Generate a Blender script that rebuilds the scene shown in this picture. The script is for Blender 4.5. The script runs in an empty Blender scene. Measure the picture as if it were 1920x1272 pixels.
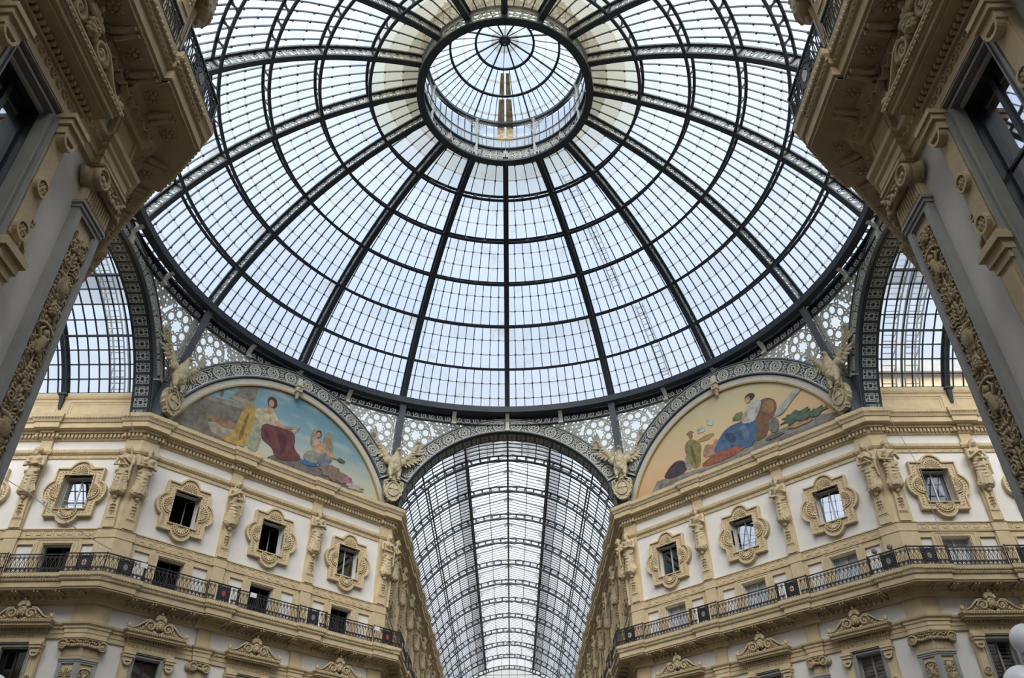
import bpy, math, random
from mathutils import Matrix, Vector
PI = math.pi
rad = math.radians
random.seed(7)
SC = bpy.context.scene
COL = SC.collection

# ------------------------------------------------------------------ camera
F_PX, PITCH, YAW, ROLL = 1539.41, rad(36.79608778), rad(0.39034328), rad(-0.62181161)
CAM_Y = -29.819
fw = Vector((math.sin(YAW) * math.cos(PITCH), math.cos(YAW) * math.cos(PITCH), math.sin(PITCH)))
rt = Vector((math.cos(YAW), -math.sin(YAW), 0))
up = rt.cross(fw)
r2 = rt * math.cos(ROLL) + up * math.sin(ROLL)
u2 = -rt * math.sin(ROLL) + up * math.cos(ROLL)
cam_d = bpy.data.cameras.new('camera')
cam_d.sensor_width = 36
cam_d.lens = F_PX / 1920 * 36
cam_d.clip_end = 500
cam = bpy.data.objects.new('camera', cam_d)
COL.objects.link(cam)
cam.matrix_world = Matrix(((r2.x, u2.x, -fw.x, 0.047), (r2.y, u2.y, -fw.y, CAM_Y), (r2.z, u2.z, -fw.z, 0), (0, 0, 0, 1)))
SC.camera = cam

# ------------------------------------------------------------------ sky and light
SKY_STRENGTH = 1.0
FILL_STRENGTH = 8.3
wd = bpy.data.worlds.new('sky')
SC.world = wd
wd.use_nodes = True
nt = wd.node_tree
nt.nodes.clear()
wo = nt.nodes.new('ShaderNodeOutputWorld')
bg = nt.nodes.new('ShaderNodeBackground')
tc = nt.nodes.new('ShaderNodeTexCoord')
nz = nt.nodes.new('ShaderNodeTexNoise')
nz.inputs['Scale'].default_value = 1.6
nz.inputs['Detail'].default_value = 4
cr = nt.nodes.new('ShaderNodeValToRGB')
cr.color_ramp.elements[0].position = 0.38
cr.color_ramp.elements[0].color = (0.64, 0.81, 1.04, 1)
cr.color_ramp.elements[1].position = 0.68
cr.color_ramp.elements[1].color = (0.80, 0.94, 1.11, 1)
nt.links.new(tc.outputs['Generated'], nz.inputs['Vector'])
nt.links.new(nz.outputs['Fac'], cr.inputs['Fac'])
sx_ = nt.nodes.new('ShaderNodeSeparateXYZ')
mr_ = nt.nodes.new('ShaderNodeMapRange')
mr_.inputs['From Min'].default_value = 0.62
mr_.inputs['From Max'].default_value = 0.30
mxw = nt.nodes.new('ShaderNodeMixRGB')
mxw.inputs[2].default_value = (0.98, 1.02, 1.10, 1)
nt.links.new(tc.outputs['Generated'], sx_.inputs[0])
nt.links.new(sx_.outputs['Z'], mr_.inputs['Value'])
nt.links.new(mr_.outputs[0], mxw.inputs[0])
nt.links.new(cr.outputs['Color'], mxw.inputs[1])
gr = nt.nodes.new('ShaderNodeMath')
gr.operation = 'LESS_THAN'
gr.inputs[1].default_value = 0.0
mxg = nt.nodes.new('ShaderNodeMixRGB')
mxg.inputs[2].default_value = (0.10, 0.095, 0.09, 1)      # the town below the horizon
nt.links.new(sx_.outputs['Z'], gr.inputs[0])
nt.links.new(gr.outputs[0], mxg.inputs[0])
nt.links.new(mxw.outputs[0], mxg.inputs[1])
nt.links.new(mxg.outputs[0], bg.inputs['Color'])
bg.inputs['Strength'].default_value = SKY_STRENGTH
nt.links.new(bg.outputs[0], wo.inputs[0])
sd = bpy.data.lights.new('sun_fill', 'SUN')
sd.energy = FILL_STRENGTH
sd.angle = rad(55)
sd.color = (1.0, 0.975, 0.93)
sun_fill = bpy.data.objects.new('sun_fill', sd)
COL.objects.link(sun_fill)
sun_fill.rotation_euler = (rad(52), 0, 0)      # soft fill added to brighten the interior, from the south, high, behind the viewer
SC.view_settings.view_transform = 'Standard'
SC.view_settings.look = 'None'
SC.view_settings.gamma = 1
SC.view_settings.use_curve_mapping = False
SC.view_settings.exposure = 0.0
SC.cycles.use_denoising = True
SC.cycles.max_bounces = 7
SC.cycles.diffuse_bounces = 2
SC.cycles.glossy_bounces = 2
SC.cycles.transmission_bounces = 3
SC.cycles.transparent_max_bounces = 12
SC.cycles.caustics_reflective = False
SC.cycles.caustics_refractive = False

# ------------------------------------------------------------------ materials
def principled(name, col, rough=0.7, metal=0.0, noise=0.0, nscale=3.0, bump=0.0, bscale=20.0, col2=None, spec=None):
    m = bpy.data.materials.new(name)
    m.use_nodes = True
    t = m.node_tree
    b = t.nodes['Principled BSDF']
    b.inputs['Base Color'].default_value = (*col, 1)
    b.inputs['Roughness'].default_value = rough
    b.inputs['Metallic'].default_value = metal
    if spec is not None:
        b.inputs['Specular IOR Level'].default_value = spec
    if noise > 0:
        tcn = t.nodes.new('ShaderNodeTexCoord')
        n = t.nodes.new('ShaderNodeTexNoise')
        n.inputs['Scale'].default_value = nscale
        n.inputs['Detail'].default_value = 5
        r = t.nodes.new('ShaderNodeValToRGB')
        c2 = col2 if col2 else tuple(c * (1 - noise) for c in col)
        r.color_ramp.elements[0].position = 0.3
        r.color_ramp.elements[0].color = (*c2, 1)
        r.color_ramp.elements[1].position = 0.62
        r.color_ramp.elements[1].color = (*col, 1)
        t.links.new(tcn.outputs['Object'], n.inputs['Vector'])
        t.links.new(n.outputs['Fac'], r.inputs['Fac'])
        t.links.new(r.outputs['Color'], b.inputs['Base Color'])
    if bump > 0:
        tcn = t.nodes.new('ShaderNodeTexCoord')
        n = t.nodes.new('ShaderNodeTexNoise')
        n.inputs['Scale'].default_value = bscale
        n.inputs['Detail'].default_value = 4
        bm_ = t.nodes.new('ShaderNodeBump')
        bm_.inputs['Strength'].default_value = bump
        bm_.inputs['Distance'].default_value = 0.03
        t.links.new(tcn.outputs['Object'], n.inputs['Vector'])
        t.links.new(n.outputs['Fac'], bm_.inputs['Height'])
        t.links.new(bm_.outputs['Normal'], b.inputs['Normal'])
    return m

def glass_mat(name, tint, milky=0.22, gloss=0.05, streak=0.0, dirt=(0.62, 0.55, 0.42), vary=0.06, attr=True):
    m = bpy.data.materials.new(name)
    m.use_nodes = True
    t = m.node_tree
    t.nodes.clear()
    o = t.nodes.new('ShaderNodeOutputMaterial')
    tr = t.nodes.new('ShaderNodeBsdfTransparent')
    tl = t.nodes.new('ShaderNodeBsdfTranslucent')
    gl = t.nodes.new('ShaderNodeBsdfGlossy')
    gl.inputs['Roughness'].default_value = 0.12
    m1 = t.nodes.new('ShaderNodeMixShader')
    m2 = t.nodes.new('ShaderNodeMixShader')
    m1.inputs[0].default_value = milky
    m2.inputs[0].default_value = gloss
    at = t.nodes.new('ShaderNodeAttribute')
    at.attribute_name = 'tint'
    oi = t.nodes.new('ShaderNodeObjectInfo')
    mr = t.nodes.new('ShaderNodeMapRange')
    mr.inputs['To Min'].default_value = 1 - vary
    mr.inputs['To Max'].default_value = 1.0
    t.links.new(oi.outputs['Random'], mr.inputs['Value'])
    mx = t.nodes.new('ShaderNodeMixRGB')
    mx.blend_type = 'MULTIPLY'
    mx.inputs[0].default_value = 1
    mx.inputs[1].default_value = (*tint, 1)
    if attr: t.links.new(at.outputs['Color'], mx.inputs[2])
    else: mx.inputs[2].default_value = (1, 1, 1, 1)
    mv = t.nodes.new('ShaderNodeMixRGB')
    mv.blend_type = 'MULTIPLY'
    mv.inputs[0].default_value = 1
    t.links.new(mx.outputs[0], mv.inputs[1])
    t.links.new(mr.outputs[0], mv.inputs[2])
    last = mv.outputs[0]
    if streak > 0:   # rust and soot runs on the panes
        tcn = t.nodes.new('ShaderNodeTexCoord')
        n = t.nodes.new('ShaderNodeTexNoise')
        n.inputs['Scale'].default_value = 0.55
        n.inputs['Detail'].default_value = 6
        n.inputs['Roughness'].default_value = 0.7
        r = t.nodes.new('ShaderNodeValToRGB')
        r.color_ramp.elements[0].position = 0.56
        r.color_ramp.elements[0].color = (0, 0, 0, 1)
        r.color_ramp.elements[1].position = 0.74
        r.color_ramp.elements[1].color = (streak, streak, streak, 1)
        t.links.new(tcn.outputs['Object'], n.inputs['Vector'])
        t.links.new(n.outputs['Fac'], r.inputs['Fac'])
        ms = t.nodes.new('ShaderNodeMixRGB')
        t.links.new(r.outputs['Color'], ms.inputs[0])
        t.links.new(last, ms.inputs[1])
        ms.inputs[2].default_value = (*dirt, 1)
        last = ms.outputs[0]
    t.links.new(last, tr.inputs['Color'])
    t.links.new(last, tl.inputs['Color'])
    t.links.new(tr.outputs[0], m1.inputs[1])
    t.links.new(tl.outputs[0], m1.inputs[2])
    t.links.new(m1.outputs[0], m2.inputs[1])
    t.links.new(gl.outputs[0], m2.inputs[2])
    t.links.new(m2.outputs[0], o.inputs[0])
    return m

M = {}
M['stone'] = principled('ochre stone', (0.70, 0.56, 0.35), 0.8, noise=0.16, nscale=2.2, bump=0.35, bscale=14)
M['stone_fig'] = principled('carved stone', (0.60, 0.48, 0.30), 0.8, noise=0.25, nscale=5, bump=0.3, bscale=25)
M['stone_old'] = principled('weathered carved stone', (0.38, 0.28, 0.165), 0.85, noise=0.35, nscale=4, bump=0.4, bscale=25)
M['eagle'] = principled('eagle stone', (0.58, 0.50, 0.33), 0.8, noise=0.3, nscale=4, bump=0.3, bscale=25)
M['plaster'] = principled('white plaster', (0.84, 0.81, 0.77), 0.9, noise=0.05, nscale=0.8, bump=0.1, bscale=40)
M['marble'] = principled('grey marble', (0.40, 0.40, 0.39), 0.55, noise=0.2, nscale=1.5)
M['iron'] = principled('dark painted iron', (0.035, 0.047, 0.062), 0.5, noise=0.3, nscale=1.3, spec=0.4)
M['iron_mid'] = principled('blue grey painted iron', (0.11, 0.135, 0.155), 0.55, noise=0.25, nscale=1.3)
M['iron_light'] = principled('pale grey painted iron', (0.60, 0.60, 0.55), 0.6, noise=0.18, nscale=2)
M['iron_web'] = principled('grey filigree iron', (0.46, 0.49, 0.48), 0.6, noise=0.25, nscale=2)
M['black_iron'] = principled('black wrought iron', (0.018, 0.018, 0.022), 0.45)
M['glass'] = glass_mat('dome glass', (0.96, 0.975, 1.0), 0.22, 0.03, 0.75)
M['glass_vault'] = glass_mat('vault glass', (0.96, 0.98, 1.0), 0.2, 0.03, 0.35, dirt=(0.7, 0.68, 0.62))
M['frost'] = glass_mat('frosted glass', (1, 1, 0.95), 0.25, 0.01, attr=False)
M['pane'] = principled('window glass', (0.02, 0.025, 0.03), 0.03, spec=0.9)
M['dark'] = principled('dark room', (0.05, 0.045, 0.04), 0.9)
M['sash'] = principled('white painted sash', (0.60, 0.60, 0.58), 0.5)
M['sash_dark'] = principled('dark painted sash', (0.03, 0.035, 0.04), 0.4)
M['curtain'] = principled('white net curtain', (0.72, 0.76, 0.82), 0.9)
M['shutter'] = principled('grey shutter', (0.30, 0.29, 0.27), 0.6)
M['rust'] = principled('rusty boards', (0.42, 0.26, 0.09), 0.8, noise=0.8, nscale=4, col2=(0.75, 0.66, 0.5))
M['floor'] = principled('marble floor', (0.055, 0.045, 0.035), 0.6, noise=0.4, nscale=0.4)
M['roofmat'] = principled('roof lead', (0.25, 0.25, 0.26), 0.7)
M['globe'] = principled('milk glass globe', (0.86, 0.89, 0.95), 0.25)
M['red'] = principled('red enamel', (0.36, 0.07, 0.05), 0.4)
M['enamel'] = principled('white enamel', (0.62, 0.60, 0.56), 0.4)
M['bronze'] = principled('grey bronze', (0.22, 0.21, 0.19), 0.5)
M['cable'] = principled('grey cable', (0.30, 0.30, 0.31), 0.6)
M['paper'] = principled('white paper sign', (0.78, 0.78, 0.76), 0.8)

# ------------------------------------------------------------------ mesh builder
class MB:
    def __init__(s):
        s.v = []
        s.f = []
    def add(s, vs, fs, m=None):
        o = len(s.v)
        if m is not None:
            vs = [m @ Vector(p) for p in vs]
        s.v += [tuple(p) for p in vs]
        s.f += [tuple(i + o for i in f) for f in fs]
        return s
    def join(s, b, m=None):
        return s.add(b.v, b.f, m)
    def box(s, x0, x1, y0, y1, z0, z1, m=None):
        return s.add([(x0, y0, z0), (x1, y0, z0), (x1, y1, z0), (x0, y1, z0), (x0, y0, z1), (x1, y0, z1), (x1, y1, z1), (x0, y1, z1)],
                     [(0, 3, 2, 1), (4, 5, 6, 7), (0, 1, 5, 4), (1, 2, 6, 5), (2, 3, 7, 6), (3, 0, 4, 7)], m)
    def frustum(s, a, b, m=None):   # two (x0,x1,y0,y1,z) rectangles
        x0, x1, y0, y1, z = a
        p = [(x0, y0, z), (x1, y0, z), (x1, y1, z), (x0, y1, z)]
        x0, x1, y0, y1, z = b
        p += [(x0, y0, z), (x1, y0, z), (x1, y1, z), (x0, y1, z)]
        return s.add(p, [(0, 3, 2, 1), (4, 5, 6, 7), (0, 1, 5, 4), (1, 2, 6, 5), (2, 3, 7, 6), (3, 0, 4, 7)], m)
    def prism(s, poly, y0, y1, m=None):
        n = len(poly)
        return s.add([(p[0], y0, p[1]) for p in poly] + [(p[0], y1, p[1]) for p in poly],
                     [tuple(range(n)), tuple(range(2 * n - 1, n - 1, -1))] + [(i, i + n, (i + 1) % n + n, (i + 1) % n) for i in range(n)], m)
    def ribbon(s, pts, w, y0, y1, closed=False, m=None):   # flat strip in the x-z plane, thick along y
        n = len(pts)
        L, Rr = [], []
        ws = w if isinstance(w, (list, tuple)) else [w] * n
        for i in range(n):
            a = pts[(i - 1) % n] if (closed or i > 0) else pts[i]
            b = pts[(i + 1) % n] if (closed or i < n - 1) else pts[i]
            dx, dz = b[0] - a[0], b[1] - a[1]
            l = math.hypot(dx, dz) or 1
            nx, nz_ = -dz / l * ws[i] / 2, dx / l * ws[i] / 2
            L.append((pts[i][0] + nx, pts[i][1] + nz_))
            Rr.append((pts[i][0] - nx, pts[i][1] - nz_))
        vs = []
        for i in range(n):
            vs += [(L[i][0], y0, L[i][1]), (Rr[i][0], y0, Rr[i][1]), (Rr[i][0], y1, Rr[i][1]), (L[i][0], y1, L[i][1])]
        fs = []
        for i in range(n if closed else n - 1):
            a, b = 4 * i, 4 * ((i + 1) % n)
            for k in range(4):
                fs.append((a + k, a + (k + 1) % 4, b + (k + 1) % 4, b + k))
        if not closed:
            fs += [(3, 2, 1, 0), (4 * n - 4, 4 * n - 3, 4 * n - 2, 4 * n - 1)]
        return s.add(vs, fs, m)
    def ring(s, cx, cz, r, w, y0, y1, n=20, a0=0, a1=2 * PI, m=None):
        full = abs(a1 - a0) > 6.28
        k = n if full else n + 1
        return s.ribbon([(cx + r * math.cos(a0 + (a1 - a0) * i / n), cz + r * math.sin(a0 + (a1 - a0) * i / n)) for i in range(k)], w, y0, y1, full, m)
    def disc(s, cx, cz, r, y0, y1, n=14, m=None):
        return s.prism([(cx + r * math.cos(2 * PI * i / n), cz + r * math.sin(2 * PI * i / n)) for i in range(n)], y0, y1, m)
    def tube(s, path, r, n=6, closed=False, m=None):
        P = [Vector(p) for p in path]
        k = len(P)
        rs = r if isinstance(r, (list, tuple)) else [r] * k
        vs = []
        prev = None
        for i in range(k):
            a = P[(i - 1) % k] if (closed or i > 0) else P[i]
            b = P[(i + 1) % k] if (closed or i < k - 1) else P[i]
            t = (b - a).normalized()
            if prev is None:
                u = t.cross(Vector((0, 0, 1)))
                if u.length < 0.1:
                    u = t.cross(Vector((1, 0, 0)))
            else:
                u = prev - t * prev.dot(t)
            u.normalize()
            prev = u
            w = t.cross(u)
            for j in range(n):
                c = 2 * PI * (j + 0.5) / n
                vs.append(P[i] + (u * math.cos(c) + w * math.sin(c)) * rs[i])
        fs = []
        for i in range(k if closed else k - 1):
            a, b = i * n, ((i + 1) % k) * n
            for j in range(n):
                fs.append((a + j, a + (j + 1) % n, b + (j + 1) % n, b + j))
        if not closed:
            fs += [tuple(range(n - 1, -1, -1)), tuple(range((k - 1) * n, k * n))]
        return s.add(vs, fs, m)
    def ell(s, c, r, nu=10, nv=6, m=None, rot=None):
        vs = [(0, 0, -1)]
        for j in range(1, nv):
            p = -PI / 2 + PI * j / nv
            for i in range(nu):
                a = 2 * PI * i / nu
                vs.append((math.cos(p) * math.cos(a), math.cos(p) * math.sin(a), math.sin(p)))
        vs.append((0, 0, 1))
        T = Matrix.Translation(Vector(c)) @ (rot.to_4x4() if rot is not None else Matrix()) @ Matrix.Diagonal((*r, 1))
        vs = [T @ Vector(v) for v in vs]
        fs = []
        for i in range(nu):
            k = (i + 1) % nu
            fs.append((0, 1 + k, 1 + i))
            for j in range(nv - 2):
                a = 1 + j * nu
                fs.append((a + i, a + k, a + nu + k, a + nu + i))
            a = 1 + (nv - 2) * nu
            fs.append((a + i, a + k, len(vs) - 1))
        return s.add(vs, fs, m)
    def cap(s, a, b, ra, rb, n=10, m=None):   # rounded tapering limb
        a, b = Vector(a), Vector(b)
        d = b - a
        L = d.length
        u = d / L
        ps, rs = [], []
        for k in range(4):
            q = PI / 2 * k / 3
            ps.append(a - u * ra * math.cos(q))
            rs.append(max(ra * math.sin(q), 0.004))
        for k in range(4):
            q = PI / 2 * k / 3
            ps.append(b + u * rb * math.sin(q))
            rs.append(max(rb * math.cos(q), 0.004))
        return s.tube(ps, rs, n, m=m)
    def lathe(s, prof, n=16, m=None, a0=0, a1=2 * PI):
        full = abs(a1 - a0) > 6.28
        k = n if full else n + 1
        vs, fs = [], []
        for i in range(k):
            a = a0 + (a1 - a0) * i / n
            vs += [(r * math.sin(a), r * math.cos(a), z) for r, z in prof]
        q = len(prof)
        for i in range(n):
            a, b = i * q, ((i + 1) % k) * q
            for j in range(q - 1):
                fs.append((a + j, a + j + 1, b + j + 1, b + j))
        return s.add(vs, fs, m)
    def sweep(s, path, prof):   # plan polyline, interior of the place on the right of travel; profile (out, z)
        n, q = len(path), len(prof)
        vs = []
        for i in range(n):
            p = Vector(path[i])
            d0 = (p - Vector(path[i - 1])).normalized() if i > 0 else None
            d1 = (Vector(path[i + 1]) - p).normalized() if i < n - 1 else None
            if d0 is None: d0 = d1
            if d1 is None: d1 = d0
            n0 = Vector((d0.y, -d0.x))
            n1 = Vector((d1.y, -d1.x))
            mt = (n0 + n1) / (1 + n0.dot(n1))
            for o, z in prof:
                vs.append((p.x + mt.x * o, p.y + mt.y * o, z))
        fs = []
        for i in range(n - 1):
            for j in range(q - 1):
                a = i * q + j
                fs.append((a, a + q, a + q + 1, a + 1))
        fs += [tuple(range(q)), tuple(range(n * q - 1, (n - 1) * q - 1, -1))]
        return s.add(vs, fs)
    def map(s, fn):
        s.v = [tuple(fn(*p)) for p in s.v]
        return s
    def mesh(s, name, mat, smooth=False, colors=None):
        me = bpy.data.meshes.new(name)
        me.from_pydata(s.v, [], s.f)
        me.materials.append(M[mat] if isinstance(mat, str) else mat)
        if smooth:
            me.polygons.foreach_set('use_smooth', [True] * len(me.polygons))
        if colors:
            at = me.color_attributes.new('tint', 'FLOAT_COLOR', 'CORNER')
            flat = []
            for p, c in zip(me.polygons, colors):
                flat += list(c) * p.loop_total
            at.data.foreach_set('color', flat)
        me.update()
        return me
    def build(s, name, mat, parent=None, smooth=False, colors=None, mw=None):
        return link(name, s.mesh(name, mat, smooth, colors), parent, mw)

def link(name, me, parent=None, mw=None):
    o = bpy.data.objects.new(name, me)
    COL.objects.link(o)
    if parent is not None:
        o.parent = parent
    if mw is not None:
        o.matrix_local = mw
    return o

def thing(name, label, cat, mw=None, group=None, kind=None):
    o = bpy.data.objects.new(name, None)
    o.empty_display_size = 0.3
    COL.objects.link(o)
    if mw is not None:
        o.matrix_local = mw
    return tag(o, label, cat, group, kind)

def tag(o, label=None, cat=None, group=None, kind=None):
    if label: o['label'] = label
    if cat: o['category'] = cat
    if group: o['group'] = group
    if kind: o['kind'] = kind
    return o

def struct(o):
    o['kind'] = 'structure'
    return o

def sculpt(mb, voxel, mat, smooth=3, name='carving'):
    me = mb.mesh(name, mat)
    o = bpy.data.objects.new('tmp', me)
    COL.objects.link(o)
    r = o.modifiers.new('r', 'REMESH')
    r.mode = 'VOXEL'
    r.voxel_size = voxel
    r.use_smooth_shade = True
    if smooth:
        sm = o.modifiers.new('s', 'SMOOTH')
        sm.iterations = smooth
        sm.factor = 0.5
    dg = bpy.context.evaluated_depsgraph_get()
    out = bpy.data.meshes.new_from_object(o.evaluated_get(dg))
    bpy.data.objects.remove(o)
    out.materials.clear()
    out.materials.append(M[mat])
    out.polygons.foreach_set('use_smooth', [True] * len(out.polygons))
    out.name = name
    return out

def rotz(a): return Matrix.Rotation(a, 4, 'Z')
def trans(x, y, z): return Matrix.Translation((x, y, z))

# ------------------------------------------------------------------ plan of the octagon
HA, AA = 7.3, 18.8          # half width of the arms, distance of their mouths from the centre
DL = (AA - HA) * math.sqrt(2)
NEAR_DY = -0.22

class Seg:                   # a straight piece of wall seen from inside: s runs to the right, o comes forward
    def __init__(s, ox, oy, th, name):
        s.o = Vector((ox, oy)); s.th = th; s.name = name
        s.x = Vector((math.cos(th), math.sin(th))); s.n = Vector((math.sin(th), -math.cos(th)))
    def p(s, t, o=0):
        return tuple(s.o + s.x * t + s.n * o)
    def M(s, t, o, z):
        a = s.o + s.x * t + s.n * o
        return trans(a.x, a.y, z) @ rotz(s.th)

ORD = ['first', 'second', 'third', 'fourth', 'fifth', 'sixth', 'seventh', 'eighth', 'ninth', 'tenth', 'eleventh', 'twelfth', 'thirteenth']
WP = -0.15                   # wall plane behind the pilaster plane
def quad(phi, dy, names, la, lc):
    R2 = Matrix.Rotation(phi, 2)
    b = R2 @ Vector((-AA, HA)); a = R2 @ Vector((-HA, AA))
    b.y += dy; a.y += dy
    return dict(A=Seg(b.x, b.y, phi, names[0]), D=Seg(b.x, b.y, phi + PI / 4, names[1]), C=Seg(a.x, a.y, phi + PI / 2, names[2]), la=la, lc=lc, b=b, a=a)
Q_NW = quad(0, 0, ('left side arm wall', 'left diagonal wall', 'left wall of the far arcade'), 15.6, 61.2)
Q_NE = quad(-PI / 2, 0, ('right wall of the far arcade', 'right diagonal wall', 'right side arm wall'), 61.2, 15.6)
Q_SW = quad(PI / 2, NEAR_DY, ('near left wall', 'near left diagonal wall', 'left arm rear wall'), 20.6, 15.6)
Q_SE = quad(PI, NEAR_DY, ('right arm rear wall', 'near right diagonal wall', 'near right wall'), 15.6, 20.6)
QS = [Q_NW, Q_NE, Q_SW, Q_SE]
for q, sd_ in zip(QS, ('northwest', 'northeast', 'southwest', 'southeast')):
    q['side'] = sd_
DP = [5.5, DL - 5.5]                      # pilasters on the diagonal walls
DW = [3.02, DL / 2, DL - 3.02]            # windows on the diagonal walls
def arm_pils(L): return [4.95 + 5.05 * k for k in range(20) if 4.95 + 5.05 * k < L - 0.5]
def arm_wins(L): return [2.64] + [7.475 + 5.05 * k for k in range(20) if 7.475 + 5.05 * k < L - 1.2]

# ---- wall skins with real openings
HOLES = [(0.72, 17.6, 19.35), (0.68, 13.98, 15.78), (0.6, 6.4, 10.95)]
def wall_skin(mb, seg, s0, s1, cs, sh=0):
    rects = [(c - h + (sh if z0 < 7 else 0), c + h + (sh if z0 < 7 else 0), z0, z1) for c in cs for h, z0, z1 in HOLES]
    xs = sorted(set([s0, s1] + [r[0] for r in rects] + [r[1] for r in rects]))
    zs = sorted(set([-1.6, 22.5] + [r[2] for r in rects] + [r[3] for r in rects]))
    for i in range(len(xs) - 1):
        for j in range(len(zs) - 1):
            cx, cz = (xs[i] + xs[i + 1]) / 2, (zs[j] + zs[j + 1]) / 2
            if any(r[0] < cx < r[1] and r[2] < cz < r[3] for r in rects):
                continue
            a, b = seg.p(xs[i], WP), seg.p(xs[i + 1], WP)
            mb.add([(*a, zs[j]), (*b, zs[j]), (*b, zs[j + 1]), (*a, zs[j + 1])], [(0, 1, 2, 3)])
    for x0, x1, z0, z1 in rects:
        for (p0, p1) in (((x0, z0), (x1, z0)), ((x1, z0), (x1, z1)), ((x1, z1), (x0, z1)), ((x0, z1), (x0, z0))):
            a, b = seg.p(p0[0], WP), seg.p(p1[0], WP)
            c, d = seg.p(p1[0], WP - 0.4), seg.p(p0[0], WP - 0.4)
            mb.add([(*a, p0[1]), (*b, p1[1]), (*c, p1[1]), (*d, p0[1])], [(0, 1, 2, 3)])

def qpath(q, o=0):
    return [q['A'].p(-q['la']), tuple(q['b']), tuple(q['a']), q['C'].p(q['lc'])]

def breaks(q, w, wc):        # short plan paths in front of every pilaster
    out = []
    for t in arm_pils(q['la']): out.append([q['A'].p(-t - w), q['A'].p(-t + w)])
    for t in DP: out.append([q['D'].p(t - w), q['D'].p(t + w)])
    for t in arm_pils(q['lc']): out.append([q['C'].p(t - w), q['C'].p(t + w)])
    out.append([q['A'].p(-wc), tuple(q['b']), q['D'].p(wc)])
    out.append([q['D'].p(DL - wc), tuple(q['a']), q['C'].p(wc)])
    return out

def returns(q, w, wc, ob):   # the same places as plan paths that turn back into the wall
    out = []
    def U(sg, a, b): return [sg.p(a, ob - 0.4), sg.p(a, ob), sg.p(b, ob), sg.p(b, ob - 0.4)]
    for t in arm_pils(q['la']): out.append(U(q['A'], -t - w, -t + w))
    for t in DP: out.append(U(q['D'], t - w, t + w))
    for t in arm_pils(q['lc']): out.append(U(q['C'], t - w, t + w))
    k = ob * math.tan(PI / 8)
    for sa, ea, sb, eb in ((q['A'], 0, q['D'], 0), (q['D'], DL, q['C'], 0)):
        out.append([sa.p(ea - wc, ob - 0.4), sa.p(ea - wc, ob), sa.p(ea + k, ob), sb.p(eb + wc, ob), sb.p(eb + wc, ob - 0.4)])
    return out

def inner_prof(prof, ob, dd):   # the part of a moulding that stays behind the returned part
    out = []
    for o, z in off(prof, dd):
        if o > ob + dd - 0.02: break
        out.append((o, z))
    zt = prof[-1][1] - 0.03
    return out + [(ob + dd - 0.03, out[-1][1] + 0.01), (ob + dd - 0.03, zt), (min(prof[0][0], -0.16), zt)]

def ret_prof(prof, ob):
    pr = [(o - ob, z) for o, z in prof if o >= ob - 1e-6]
    return [(-0.05, pr[0][1])] + pr + [(-0.05, pr[-1][1])]

def off(prof, d): return [(o + d if o > WP - 0.01 else o, z) for o, z in prof]

def along(q):                # every straight run with its length, for small repeated ornament
    return [(q['A'], -min(q['la'], 14), 0), (q['D'], 0, DL), (q['C'], 0, min(q['lc'], 14))] if q['lc'] < 60 and q['la'] < 60 else \
        [(q['A'], -min(q['la'], 30), 0), (q['D'], 0, DL), (q['C'], 0, min(q['lc'], 30))]

P_CORN = [(-0.16, 21.42), (-0.06, 21.44), (-0.02, 21.5), (-0.02, 21.72), (0.16, 21.74), (0.2, 21.86), (0.46, 21.9), (0.46, 22.18), (0.52, 22.2), (0.56, 22.3), (0.64, 22.42), (0.66, 22.6), (-1.2, 22.6)]
P_ARCH = [(-0.16, 20.38), (-0.08, 20.4), (-0.08, 20.58), (-0.02, 20.6), (0.05, 20.72), (0.06, 20.84), (-0.16, 20.86)]
P_MEAN = [(-0.16, 16.08), (-0.03, 16.08), (-0.03, 16.12), (-0.07, 16.14), (-0.07, 16.5), (-0.02, 16.52), (-0.02, 16.57), (-0.16, 16.58)]
P_MID = [(-0.16, 11.36), (-0.06, 11.38), (-0.06, 11.56), (-0.03, 11.58), (-0.03, 11.74), (0.02, 11.78), (0.02, 11.86), (0.1, 11.94), (0.12, 12.02), (-0.16, 12.04)]
P_BALC = [(-0.16, 12.86), (-0.04, 12.88), (-0.02, 12.98), (0.08, 13.06), (0.1, 13.14), (0.2, 13.2), (0.24, 13.26), (0.82, 13.28), (0.82, 13.34), (0.87, 13.36), (0.87, 13.6), (0.93, 13.63), (0.96, 13.75), (1.02, 13.84), (1.03, 13.98), (-0.55, 13.98)]

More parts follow.
